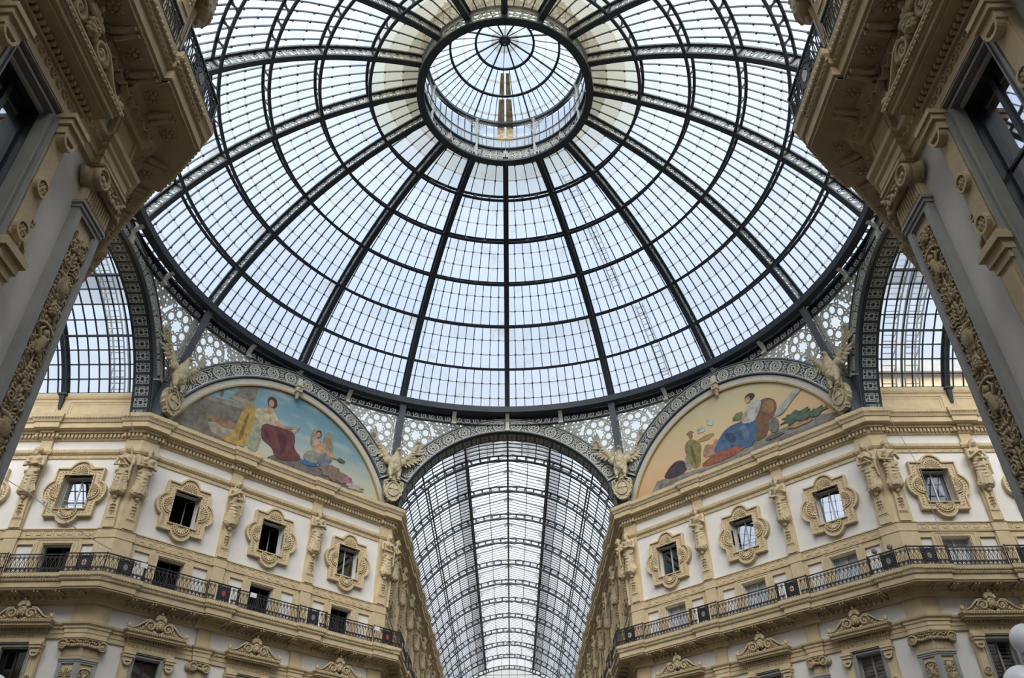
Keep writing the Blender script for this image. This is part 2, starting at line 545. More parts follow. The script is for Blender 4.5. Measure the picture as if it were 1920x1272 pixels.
tn = 0
for q in QS:
    for key, s0, s1, cs in (('A', -q['la'], 0, [-t for t in arm_wins(q['la'])]), ('D', 0, DL, DW), ('C', 0, q['lc'], arm_wins(q['lc']))):
        mb = MB()
        # the skin ends on the pilaster-plane corner, so pull it to the mitred wall line
        k = math.tan(PI / 8) * WP
        wall_skin(mb, q[key], s0 - (k if key == 'D' else (k if key == 'C' else 0)) * -1 if key != 'A' else s0, s1 - k * -1 if key != 'C' else s1, cs, {'A': -0.3, 'D': 0, 'C': 0.3}[key])
        struct(mb.build('wall_' + q['side'], 'plaster'))
    # dark rooms behind: back wall, floors and roof keep daylight out of the windows
    mb = MB()
    pth = qpath(q)
    mb.sweep(pth, [(-4.5, -1.6), (-4.5, 22.3), (-4.45, 22.3), (-4.45, -1.6)])
    for z in (5.0, 11.9, 16.3, 22.3):
        mb.sweep(pth, [(-5, z), (WP - 0.02, z), (WP - 0.02, z + 0.15), (-5, z + 0.15)])
    for t in [x + 2.5 for x in arm_wins(q['la'])]:
        p0, p1 = q['A'].p(-t, WP - 0.02), q['A'].p(-t, -4.5)
        mb.add([(*p0, -1.6), (*p1, -1.6), (*p1, 22.3), (*p0, 22.3)], [(0, 1, 2, 3)])
    struct(mb.build('wall_inner', 'dark'))
    mb = MB()
    mb.sweep(pth, [(-0.5, 22.46), (-0.5, 22.58), (-14, 22.58), (-14, 22.46)])
    struct(mb.build('roof_deck', 'roofmat'))
    for nm, prof, dd, w, wc, rb in (('cornice', P_CORN, 0.12, 0.34, 0.72, 0.15), ('architrave', P_ARCH, 0.06, 0.34, 0.9, -0.09), ('meander_band', P_MEAN, 0.08, 0.38, 0.95, None), ('entablature', P_MID, 0.14, 0.4, 0.92, -0.07)):
        mb = MB()
        mb.sweep(pth, prof)
        for b_ in breaks(q, w, wc):
            mb.sweep(b_, off(prof, dd) if rb is None else inner_prof(prof, max(rb, -0.06), dd))
        if rb is not None:
            for b_ in returns(q, w, wc, rb + dd):
                mb.sweep(b_, ret_prof(prof, rb))
        # ornament
        if nm == 'cornice':
            for sg, a, b in along(q):
                n = int((b - a) / 0.2)
                for i in range(n):
                    mb.box(-0.06, 0.06, -0.1, 0.02, 21.53, 21.7, sg.M(a + (i + 0.5) * (b - a) / n, 0.02, 0))
                n = int((b - a) / 0.16)
                for i in range(n):
                    mb.ell((0, 0, 0), (0.06, 0.05, 0.07), 6, 4, sg.M(a + (i + 0.5) * (b - a) / n, 0.62, 22.42) @ Matrix.Rotation(0.5, 4, 'Y'))
            for b_ in breaks(q, w + 0.3, wc + 0.3):
                for j in range(len(b_) - 1):
                    p0, p1 = Vector(b_[j]), Vector(b_[j + 1])
                    L = (p1 - p0).length
                    d = (p1 - p0) / L
                    th = math.atan2(d.y, d.x)
                    sg = Seg(p0.x, p0.y, th, '')
                    n = int(L / 0.2)
                    for i in range(n):
                        mb.box(-0.06, 0.06, -0.1, 0.02, 21.53, 21.7, sg.M((i + 0.5) * L / n, 0.14, 0))
                    n = int(L / 0.16)
                    for i in range(n):
                        mb.ell((0, 0, 0), (0.06, 0.05, 0.07), 6, 4, sg.M((i + 0.5) * L / n, 0.74, 22.42) @ Matrix.Rotation(0.5, 4, 'Y'))
        if nm == 'architrave':
            for sg, a, b in along(q):
                n = int((b - a) / 0.14)
                for i in range(n):
                    mb.ell((0, 0, 0), (0.045, 0.035, 0.045), 6, 4, sg.M(a + (i + 0.5) * (b - a) / n, 0.04, 20.68))
                n = int((b - a) / 0.42)
                for i in range(n):
                    mb.ell((0, 0, 0), (0.1, 0.025, 0.05), 6, 4, sg.M(a + (i + 0.5) * (b - a) / n, -0.08, 20.49))
        if nm == 'meander_band':
            for sg, a, b in along(q):
                n = int((b - a) / 0.5)
                st = (b - a) / n
                for i in range(n):
                    m = sg.M(a + i * st, -0.07, 16.16)
                    u = st / 5
                    mb.ribbon([(0, 0), (0, 0.3), (4 * u, 0.3), (4 * u, 0.1), (2 * u, 0.1), (2 * u, 0.19)], 0.035, -0.025, 0.01, m=m)
                    mb.ribbon([(0, 0), (st, 0)], 0.035, -0.025, 0.01, m=m)
        if nm == 'entablature':
            for sg, a, b in along(q):
                n = int((b - a) / 0.2)
                for i in range(n):
                    mb.ell((0, 0, 0), (0.06, 0.035, 0.045), 6, 4, sg.M(a + (i + 0.5) * (b - a) / n, 0.03, 11.82))
        tn += 1
        o = mb.build('trim_%d' % tn, 'stone')
        struct(o)

# ------------------------------------------------------------------ balconies
def rosette(mb, m, r=0.13):
    mb.ell((0, 0, 0), (r * 0.35, r * 0.35, r * 0.3), 8, 4, m)
    for k in range(8):
        a = k * PI / 4
        mb.ell((math.cos(a) * r * 0.68, math.sin(a) * r * 0.68, 0), (r * 0.32, r * 0.24, r * 0.18), 6, 4, m, rot=Matrix.Rotation(a, 3, 'Z'))
BQ = {'northwest': 'left diagonal corner block', 'northeast': 'right diagonal corner block', 'southwest': 'near left corner block', 'southeast': 'near right corner block'}
mod_me = None
for q in QS:
    near = q['side'].startswith('south')
    root = thing('balcony', 'ochre stone balcony running round the %s' % BQ[q['side']], 'balcony', trans(q['b'].x, q['b'].y, 12.86))
    inv = trans(-q['b'].x, -q['b'].y, -12.86)
    pth = qpath(q)
    mb = MB().sweep(pth, P_BALC)
    for b_ in breaks(q, 0.64, 1.24):
        mb.sweep(b_, inner_prof(P_BALC, 0.82, 0.14))
    for b_ in returns(q, 0.64, 1.24, 0.96):
        mb.sweep(b_, ret_prof(P_BALC, 0.82))
    for sg, a, b in along(q):
        n = int((b - a) / 0.13)
        for i in range(n):
            mb.ell((0, 0, 0), (0.05, 0.035, 0.04), 6, 4, sg.M(a + (i + 0.5) * (b - a) / n, 0.945, 13.69))
            mb.ell((0, 0, 0), (0.055, 0.045, 0.075), 6, 4, sg.M(a + (i + 0.5) * (b - a) / n, 1.0, 13.83) @ Matrix.Rotation(0.5, 4, 'Y'))
    for b_ in breaks(q, 0.85, 1.45):
        for j in range(len(b_) - 1):
            p0, p1 = Vector(b_[j]), Vector(b_[j + 1])
            L = (p1 - p0).length
            if p0.y > 45 or abs(p0.x) > 30: continue
            sg = Seg(p0.x, p0.y, math.atan2((p1 - p0).y, (p1 - p0).x), '')
            n = int(L / 0.13)
            for i in range(n):
                mb.ell((0, 0, 0), (0.05, 0.035, 0.04), 6, 4, sg.M((i + 0.5) * L / n, 1.085, 13.69))
                mb.ell((0, 0, 0), (0.055, 0.045, 0.075), 6, 4, sg.M((i + 0.5) * L / n, 1.14, 13.83) @ Matrix.Rotation(0.5, 4, 'Y'))
    mb.build('slab', 'stone', root, mw=inv)
    mb = MB()                                          # carved brackets, flowers and egg moulding of the underside
    for sg, a, b in along(q):
        n = int((b - a) / 0.92)
        st = (b - a) / n
        for i in range(n):
            m = sg.M(a + (i + 0.5) * st, 0, 13.26)
            for dx in (-0.075, 0.075):
                mb.tube([(dx, -0.26, -0.05), (dx * 1.1, -0.36, -0.085), (dx * 0.9, -0.55, -0.06), (dx, -0.68, -0.02), (dx, -0.78, -0.03)], [0.05, 0.06, 0.05, 0.05, 0.04], 6, m=m)
            mb.ell((0, -0.5, -0.02), (0.14, 0.26, 0.04), 8, 4, m)
            mb.ell((-0.1, -0.28, -0.03), (0.06, 0.05, 0.05), 6, 4, m)
            mb.ell((0.1, -0.28, -0.03), (0.06, 0.05, 0.05), 6, 4, m)
            rosette(mb, sg.M(a + (i + 1) * st, 0.55, 13.25), 0.16)
        n = int((b - a) / 0.27)
        for i in range(n):
            m = sg.M(a + (i + 0.5) * (b - a) / n, 0.15, 13.1)
            mb.ell((0, 0, 0), (0.085, 0.09, 0.11), 8, 5, m)
            if near:
                for o_, z_ in ((0.27, 13.25), (0.78, 13.27)):
                    for e in (-0.06, 0.06):
                        mb.ell((e, 0.13 - o_, z_ - 13.08), (0.045, 0.03, 0.035), 6, 4, m)
            if near:
                mb.ring(0, 0.02, 0.125, 0.035, -0.12, 0.0, 10, PI, 2 * PI, m=m)
    mb.build('soffit_carving', 'stone', root, mw=inv)

# ------------------------------------------------------------------ iron railings
def baluster_mesh():
    mb = MB()
    mb.tube([(0, 0, 0.0), (0, 0, 0.84)], 0.012, 5)
    for sx in (-1, 1):                      # lyre shape
        mb.ribbon([(sx * 0.02, 0.18), (sx * 0.075, 0.27), (sx * 0.085, 0.42), (sx * 0.06, 0.58), (sx * 0.025, 0.68)], 0.018, -0.01, 0.01)
        mb.ring(sx * 0.05, 0.1, 0.036, 0.018, -0.01, 0.01, 8)
        mb.ring(sx * 0.05, 0.76, 0.032, 0.016, -0.01, 0.01, 8)
        mb.ell((sx * 0.06, 0, 0.19), (0.028, 0.012, 0.03), 6, 4)
    mb.ell((0, 0, 0.66), (0.035, 0.02, 0.03), 6, 4)
    for sx in (-1, 1):
        mb.ring(sx * 0.06, 0.22, 0.04, 0.026, -0.012, 0.012, 8)
    mb.ring(0, 0.14, 0.03, 0.026, -0.012, 0.012, 7)
    mb.ell((0, 0, 0.24), (0.035, 0.02, 0.04), 6, 4)
    return mb.mesh('baluster', 'black_iron')
BAL = baluster_mesh()
def plaque_mesh():
    mb = MB()
    w = 0.34
    mb.ribbon([(-w, 0.03), (w, 0.03), (w, 0.85), (-w, 0.85)], 0.03, -0.015, 0.015, True)
    mb.ring(0, 0.44, 0.2, 0.11, -0.02, 0.02, 18)
    mb.box(-w, w, 0.0, 0.012, 0.1, 0.8)
    for k in range(16):
        a = k * PI / 8
        mb.ell((0.29 * math.cos(a), -0.01, 0.44 + 0.33 * math.sin(a)), (0.055, 0.02, 0.055), 6, 4)
    for sx in (-1, 1):
        for z in (0.12, 0.76):
            for r in (0.05, 0.1):
                mb.ring(sx * 0.22, z, r, 0.022, -0.015, 0.015, 10)
        for z in (0.3, 0.58):
            mb.ring(sx * 0.29, z, 0.045, 0.025, -0.015, 0.015, 8)
    mb.ribbon([(-w, 0.44), (-0.25, 0.44)], 0.03, -0.01, 0.01)
    mb.ribbon([(0.25, 0.44), (w, 0.44)], 0.03, -0.01, 0.01)
    return mb.mesh('plaque', 'black_iron')
PLQ = plaque_mesh()
def medal(kind):
    mb = MB()
    mb.prism([(0.105 * math.cos(2 * PI * i / 18), 0.44 + 0.145 * math.sin(2 * PI * i / 18)) for i in range(18)], -0.035, 0.0)
    return mb.mesh('medallion', {'red': 'red', 'grey': 'bronze', 'white': 'enamel', 'cross': 'enamel'}[kind])
MED = {k: medal(k) for k in ('red', 'grey', 'white', 'cross')}
CROSS = MB().ribbon([(0, 0.31), (0, 0.57)], 0.045, -0.045, -0.03).ribbon([(-0.09, 0.44), (0.09, 0.44)], 0.05, -0.045, -0.03).mesh('cross', 'red')

def railing(seg, t0, t1, o, label, plaque=None, pos=None, group='iron railings of the balconies'):
    L = t1 - t0
    root = thing('railing', label, 'railing', seg.M(t0, o, 13.98), group if group else None)
    mb = MB().box(0, L, -0.03, 0.03, 0.86, 0.91).box(0, L, -0.012, 0.012, 0.02, 0.05).box(0, L, -0.012, 0.012, 0.7, 0.72)
    for x in (0, L):
        mb.tube([(x, 0, 0), (x, 0, 0.95)], 0.028, 6)
    mb.build('rails', 'black_iron', root)
    pc = pos if pos is not None else L / 2
    n = max(2, int(round(L / 0.2)))
    for i in range(n):
        x = (i + 0.5) * L / n
        if plaque and abs(x - pc) < 0.38:
            continue
        link('baluster', BAL, root, trans(x, 0, 0))
    if plaque:
        link('plaque', PLQ, root, trans(pc, 0, 0))
        md = link('medallion', MED[plaque], root, trans(pc, 0, 0))
        if plaque == 'cross':
            link('cross', CROSS, md)
    return root

def rail_quad(q, plq):
    """runs between the break-forwards, with a plaque on each break"""
    nm = {'northwest': 'left', 'northeast': 'right', 'southwest': 'near left', 'southeast': 'near right'}[q['side']]
    w, wc, o = 0.85, 1.45, 0.93
    def seq(seg, ts, s0, s1):
        c = [s0] + ts + [s1]
        return c
    for key in ('A', 'D', 'C'):
        seg = q[key]
        if key == 'D':
            cs, lo, hi = DP, wc, DL - wc
        elif key == 'A':
            if q is Q_SE: continue
            cs, lo, hi = [-t for t in reversed(arm_pils(min(q['la'], 17)))], -min(q['la'], 17), -wc
        else:
            if q is Q_SW: continue
            cs, lo, hi = arm_pils(min(q['lc'], 17)), wc, min(q['lc'], 17)
        edges = [lo] + [x for c in cs for x in (c - w, c + w)] + [hi]
        nr = len(edges) // 2
        def nth(i, n):
            if key == 'A' and nm.startswith('near') or True:
                k = (n - 1 - i) if key == 'A' else i
            return ORD[k]
        for i in range(nr):
            where = 'from its %s' % ('octagon corner' if key != 'D' else 'left end')
            railing(seg, edges[2 * i], edges[2 * i + 1], o, 'plain railing run, %s %s, on the %s' % (nth(i, nr), where, seg.name), group='plain runs of balcony railing')
        for i, c in enumerate(cs):
            railing(seg, c - w, c + w, o + 0.14, 'medallion railing bay at the %s pilaster of the %s' % ((nth(i, len(cs)) + ' inner') if key != 'D' else ('left', 'right')[i], seg.name), plaque=plq[(i + (1 if key == 'D' else 0)) % len(plq)], group='medallion bays of balcony railing')
    # corners: two short arms meeting in a mitre
    k = math.tan(PI / 8) * (o + 0.14)
    for (sa, e0, sb, e1, nme) in ((q['A'], 0, q['D'], 0, 'side arm corner' if q['side'][:5] == 'north' else 'first corner'), (q['D'], DL, q['C'], 0, 'far corner')):
        lab = {('left', 0): 'beside the left side arm', ('left', 1): 'beside the far arcade mouth on the left'}
        pick = 0 if nme != 'far corner' else 1
        wh = {'left': ('at the turn into the left side arm', 'at the turn into the far arcade, left'), 'right': ('at the turn into the far arcade, right', 'at the turn into the right side arm'),
              'near left': ('on the near left corner overhead', 'on the hidden rear left corner'), 'near right': ('on the hidden rear right corner', 'on the near right corner overhead')}[nm][pick]
        railing(sa, e0 - wc, e0 + k, o + 0.14, 'railing leg with medallion left of the fold, %s' % wh, plaque=plq[pick % len(plq)], pos=(wc + k) * 0.5, group='medallion bays of balcony railing')
        railing(sb, e1 - k, e1 + wc, o + 0.14, 'railing leg with medallion right of the fold, %s' % wh, plaque=plq[(pick + 2) % len(plq)], pos=(wc + k) * 0.5, group='medallion bays of balcony railing')
rail_quad(Q_NW, ['cross', 'red', 'grey'])
rail_quad(Q_NE, ['grey', 'grey', 'cross'])
rail_quad(Q_SW, ['grey', 'white', 'white'])
rail_quad(Q_SE, ['white', 'white', 'grey'])

# ------------------------------------------------------------------ windows
def outline(h, c, r, n=9):   # square with a round lobe on each side
    pts = []
    base = math.acos(min(1, (h - c) / r)) if h > c else PI / 2
    for k in range(4):
        a = -PI / 2 + k * PI / 2
        ux, uz = math.cos(a), math.sin(a)
        vx, vz = -uz, ux
        t = math.sqrt(max(r * r - (h - c) ** 2, 0))
        pts.append((ux * h - vx * h, uz * h - vz * h))
        for i in range(n + 1):
            b = -base + 2 * base * i / n
            d, e = c + r * math.cos(b), r * math.sin(b)
            pts.append((ux * d + vx * e, uz * d + vz * e))
    return pts
WZ = 18.475
def square_window():
    mb = MB()
    m = trans(0, 0, WZ)
    for bx in ((-1.19, -0.72, -1.3, 1.3), (0.72, 1.19, -1.3, 1.3), (-0.72, 0.72, 0.875, 1.3), (-0.72, 0.72, -1.3, -0.875)):
        mb.box(bx[0], bx[1], -0.02, 0.16, bx[2], bx[3], m)
    sc = 1.3 / 1.19
    for k in range(4):
        a = -PI / 2 + k * PI / 2
        c = 1.0
        zz = sc if k % 2 == 0 else 1
        rr = 0.6 if k % 2 == 0 else 0.56
        cx, cz = math.cos(a) * c, math.sin(a) * c * (1.12 if k % 2 == 0 else 1)
        if k % 2 == 1: cx = math.cos(a) * 0.98
        lim = 0.72 if k % 2 else 0.875       # keep the lobe clear of the opening
        ux, uz = round(math.cos(a)), round(math.sin(a))
        pts = []
        for i in range(28):
            b = 2 * PI * i / 28
            x, z = cx + rr * math.cos(b), cz + rr * math.sin(b)
            d = x * ux + z * uz
            if d < lim:
                x += ux * (lim - d); z += uz * (lim - d)
            pts.append((x, z))
        mb.prism(pts, -0.012, 0.158, m)
        # shell flutes
        hx, hz = (math.cos(a) * 0.8, math.sin(a) * 0.98)
        for j in range(9):
            b = a + (j - 4) * 0.36
            mb.cap((hx + math.cos(b) * 0.1, -0.05, hz + math.sin(b) * 0.1), (hx + math.cos(b) * 0.33, -0.09, hz + math.sin(b) * 0.33), 0.015, 0.05, 6, m=m)
        mb.ring(hx, hz, 0.42, 0.05, -0.1, 0.0, 16, a - 1.75, a + 1.75, m=m)
    ol = [(x, z * 1.09) for x, z in outline(1.16, 0.98, 0.55, 10)]
    mb.ribbon(ol, 0.09, -0.11, 0.16, True, m=m)
    ol2 = [(x, z * 1.09) for x, z in outline(0.99, 0.86, 0.5, 10)]
    # rope of dashes
    P = ol2 + [ol2[0]]
    for i in range(len(P) - 1):
        a, b = Vector(P[i]), Vector(P[i + 1])
        n = max(1, int((b - a).length / 0.13))
        for k in range(n):
            p = a + (b - a) * ((k + 0.5) / n)
            mb.ell((p.x, -0.03, p.y), (0.045, 0.035, 0.03), 6, 4, m)
    mb.ribbon([(-0.76, -0.92), (0.76, -0.92), (0.76, 0.92), (-0.76, 0.92)], 0.08, -0.1, 0.1, True, m=m)
    for i in range(11):
        for z in (-0.92, 0.92):
            mb.ell(((i - 5) * 0.145, -0.1, z), (0.06, 0.035, 0.045), 6, 4, m)
        for x in (-0.76, 0.76):
            mb.ell((x, -0.1, (i - 5) * 0.17), (0.045, 0.035, 0.06), 6, 4, m)
    return mb.mesh('surround', 'stone')
SURR = square_window()
def mirror_glass(name, gloss, tint=(0.85, 0.9, 1.0)):
    m = bpy.data.materials.new(name)
    m.use_nodes = True
    t = m.node_tree
    t.nodes.clear()
    o = t.nodes.new('ShaderNodeOutputMaterial')
    a = t.nodes.new('ShaderNodeBsdfTransparent')
    a.inputs[0].default_value = (0.8, 0.82, 0.82, 1)
    b = t.nodes.new('ShaderNodeBsdfGlossy')
    b.inputs['Roughness'].default_value = 0.015
    b.inputs['Color'].default_value = (*tint, 1)
    x = t.nodes.new('ShaderNodeMixShader')
    x.inputs[0].default_value = gloss
    t.links.new(a.outputs[0], x.inputs[1]); t.links.new(b.outputs[0], x.inputs[2]); t.links.new(x.outputs[0], o.inputs[0])
    return m
M['pane_bright'] = mirror_glass('reflecting window glass', 0.62)
M['pane_dim'] = mirror_glass('clear window glass', 0.12)
def rect_frame(mb, x0, x1, z0, z1, w, y0, y1, mid=True, cross=None):
    mb.ribbon([(x0 + w / 2, z0 + w / 2), (x1 - w / 2, z0 + w / 2), (x1 - w / 2, z1 - w / 2), (x0 + w / 2, z1 - w / 2)], w, y0, y1, True)
    if mid:
        mb.box((x0 + x1) / 2 - w * 0.6, (x0 + x1) / 2 + w * 0.6, y0 - 0.01, y1, z0, z1)
    for z in (cross or []):
        mb.box(x0, x1, y0, y1, z - w / 3, z + w / 3)
SASH_SQ = MB(); rect_frame(SASH_SQ, -0.71, 0.71, 17.61, 19.34, 0.06, 0.38, 0.43); SASH_SQ = SASH_SQ.mesh('sash', 'sash')
SASH_OPEN = MB(); rect_frame(SASH_OPEN, -0.7, 0.0, 0.01, 1.73, 0.055, -0.02, 0.02, False); SASH_OPEN = SASH_OPEN.mesh('sash', 'sash')
PANE_SQ = MB().box(-0.7, 0.7, 0.4, 0.41, 17.62, 19.33).mesh('pane', 'pane_bright')
PANE_SQD = MB().box(-0.7, 0.7, 0.4, 0.41, 17.62, 19.33).mesh('pane', 'pane_dim')
PANE_OPEN = MB().box(-0.68, -0.02, -0.005, 0.005, 0.03, 1.7).mesh('pane', 'pane_bright')
RAILS_SQ = MB()
for z in (17.85, 17.72, 18.12): RAILS_SQ.tube([(-0.72, 0.2, z), (0.72, 0.2, z)], 0.014, 5)
RAILS_SQ = RAILS_SQ.mesh('guard_rail', 'sash')
def curtain():
    mb = MB()
    for sx in (-1, 1):
        n, k = 14, 8
        vs, fs = [], []
        for j in range(k + 1):
            t = j / k
            for i in range(n + 1):
                u = i / n
                inner = 0.03 + 0.62 * (1 - t) ** 1.6 * 0.0 + 0.6 * (t ** 1.3)
                x = sx * (0.7 - (0.7 - inner) * (1 - u))
                vs.append((x, 0.56 + 0.03 * math.sin(u * 26 + sx), 19.33 - 1.62 * t))
        for j in range(k):
            for i in range(n):
                a = j * (n + 1) + i
                fs.append((a, a + 1, a + n + 2, a + n + 1))
        mb.add(vs, fs)
    return mb.mesh('curtain', 'curtain', True)
CURT = curtain()

def door_surround():
    mb = MB()
    y0 = 0.07
    for sx in (-1, 1):
        mb.box(min(sx * 0.68, sx * 1.1), max(sx * 0.68, sx * 1.1), y0, 0.16, 13.98, 16.08)
        mb.box(min(sx * 1.98, sx * 2.24), max(sx * 1.98, sx * 2.24), y0 + 0.02, 0.16, 13.98, 16.08)
        mb.box(min(sx * 1.1, sx * 1.98), max(sx * 1.1, sx * 1.98), y0 + 0.02, 0.16, 15.82, 16.08)
        mb.ribbon([(sx * 1.13, 13.98), (sx * 1.13, 15.79), (sx * 1.95, 15.79), (sx * 1.95, 13.98)], 0.06, 0.04, 0.16)
    mb.box(-0.68, 0.68, y0, 0.16, 15.78, 16.08)
    mb.ribbon([(-0.76, 13.98), (-0.76, 15.86), (0.76, 15.86), (0.76, 13.98)], 0.09, 0.03, 0.16)
    mb.ribbon([(-0.95, 13.98), (-0.95, 16.0), (0.95, 16.0), (0.95, 13.98)], 0.05, 0.045, 0.16)
    return mb.mesh('surround', 'stone')
DOOR_S = door_surround()
DOOR_DARK = MB()
rect_frame(DOOR_DARK, -0.67, 0.67, 13.99, 15.77, 0.07, 0.46, 0.52, False)
DOOR_DARK.box(0.1, 0.14, 0.46, 0.9, 14.0, 15.7)
DOOR_DARK = DOOR_DARK.mesh('leaf', 'sash_dark')
DOOR_SH = MB()
rect_frame(DOOR_SH, -0.67, 0.67, 13.99, 15.77, 0.07, 0.4, 0.46)
DOOR_SH = DOOR_SH.mesh('leaf', 'sash')
DOOR_BL = MB().box(-0.66, 0.66, 0.5, 0.52, 13.99, 15.76).mesh('blind', 'curtain')

def spiral(cx, cz, r0, r1, a0, turns, n=26, flip=1):
    return [(cx + flip * (r0 + (r1 - r0) * i / n) * math.cos(a0 + turns * 2 * PI * i / n), cz + (r0 + (r1 - r0) * i / n) * math.sin(a0 + turns * 2 * PI * i / n)) for i in range(n + 1)]
def mask(mb, m, s=1.0):      # carved head, facing -y, about 0.3 high
    mb.ell((0, 0, 0), (0.11 * s, 0.09 * s, 0.145 * s), 14, 10, m)
    mb.ell((0, -0.06 * s, -0.075 * s), (0.055 * s, 0.05 * s, 0.05 * s), 10, 6, m)           # chin and jaw
    mb.cap((0, -0.085 * s, 0.035 * s), (0, -0.115 * s, -0.025 * s), 0.014 * s, 0.022 * s, 6, m)   # nose
    for sx in (-1, 1):
        mb.cap((sx * 0.015 * s, -0.085 * s, 0.045 * s), (sx * 0.075 * s, -0.065 * s, 0.04 * s), 0.014 * s, 0.012 * s, 6, m)  # brow
        mb.ell((sx * 0.04 * s, -0.075 * s, 0.015 * s), (0.02 * s, 0.014 * s, 0.011 * s), 8, 5, m)
        mb.ell((sx * 0.05 * s, -0.06 * s, -0.03 * s), (0.032 * s, 0.03 * s, 0.03 * s), 8, 5, m)
        for k in range(5):
            mb.ell((sx * (0.1 + 0.025 * (k % 2)) * s, -0.02 * s, (0.1 - 0.055 * k) * s), (0.04 * s, 0.045 * s, 0.04 * s), 8, 5, m)
    mb.cap((-0.022 * s, -0.098 * s, -0.052 * s), (0.022 * s, -0.098 * s, -0.052 * s), 0.009 * s, 0.009 * s, 6, m)
    for k in range(7):
        a = PI * k / 6
        mb.ell((0.1 * s * math.cos(a), -0.03 * s, (0.08 + 0.08 * math.sin(a)) * s), (0.045 * s, 0.045 * s, 0.04 * s), 8, 5, m)
def leaf(mb, x, z, a, L, m, y=0.0, w=0.35):
    c, s_ = math.cos(a), math.sin(a)
    rot = Matrix.Rotation(-a, 3, 'Y')
    mb.ell((x + c * L / 2, y, z + s_ * L / 2), (L / 2, 0.035, L * w / 2), 8, 4, m, rot=rot)
def pediment_mesh():
    mb = MB()
    m = trans(0, -0.40, 12.06)
    for sx in (-1, 1):
        sp = spiral(sx * 0.42, 0.27, 0.05, 0.24, 0.6, 1.45, 30, -sx)
        mb.ribbon(sp, 0.065, -0.08, 0.14, m=m)
        mb.disc(sx * 0.42, 0.27, 0.22, 0.02, 0.12, 18, m)
        mb.ell((sx * 0.42, -0.03, 0.27), (0.06, 0.06, 0.06), 8, 5, m)
        tail = [(sx * 0.42, 0.53), (sx * 0.62, 0.5), (sx * 0.8, 0.36), (sx * 1.0, 0.17), (sx * 1.2, 0.08), (sx * 1.36, 0.06)]
        mb.ribbon(tail, [0.07, 0.08, 0.07, 0.06, 0.05, 0.05], -0.08, 0.14, m=m)
        mb.prism([(sx * 0.2, 0), (sx * 0.2, 0.3), (sx * 0.6, 0.48), (sx * 0.8, 0.33), (sx * 1.0, 0.15), (sx * 1.25, 0.03), (sx * 1.3, 0)][::sx], 0.03, 0.3, m)
        for k, (x, z, a, L) in enumerate(((0.66, 0.06, 0.8, 0.26), (0.74, 0.05, 0.5, 0.24), (0.86, 0.04, 0.35, 0.2), (0.6, 0.08, 1.25, 0.3), (0.98, 0.03, 0.3, 0.18))):
            leaf(mb, sx * x, z, a if sx > 0 else PI - a, L, m)
        mb.ell((sx * 1.4, -0.02, 0.12), (0.1, 0.09, 0.1), 8, 6, m)
        for k in range(3):
            leaf(mb, sx * 1.38, 0.12, PI / 2 + (k - 1) * 0.7 - sx * 0.3, 0.2, m)
        leaf(mb, sx * 0.08, 0.02, 0.3 if sx > 0 else PI - 0.3, 0.22, m, -0.04)
    mb.disc(0, 0.4, 0.24, 0.0, 0.3, 16, m)
    mask(mb, m @ trans(0, -0.06, 0.33), 1.15)
    for k in range(7):
        a = PI / 2 + (k - 3) * 0.42
        leaf(mb, math.cos(a) * 0.1, 0.58 + math.sin(a) * 0.05, a, 0.3 - 0.025 * abs(k - 3), m, -0.03, 0.5)
    mb.ell((0, -0.05, 0.92), (0.06, 0.06, 0.07), 8, 5, m)
    for sx in (-1, 1):
        mb.ell((sx * 0.2, -0.05, 0.62), (0.08, 0.06, 0.08), 8, 5, m)
    return mb.mesh('pediment_scrolls', 'stone_fig', True)
PEDI = pediment_mesh()
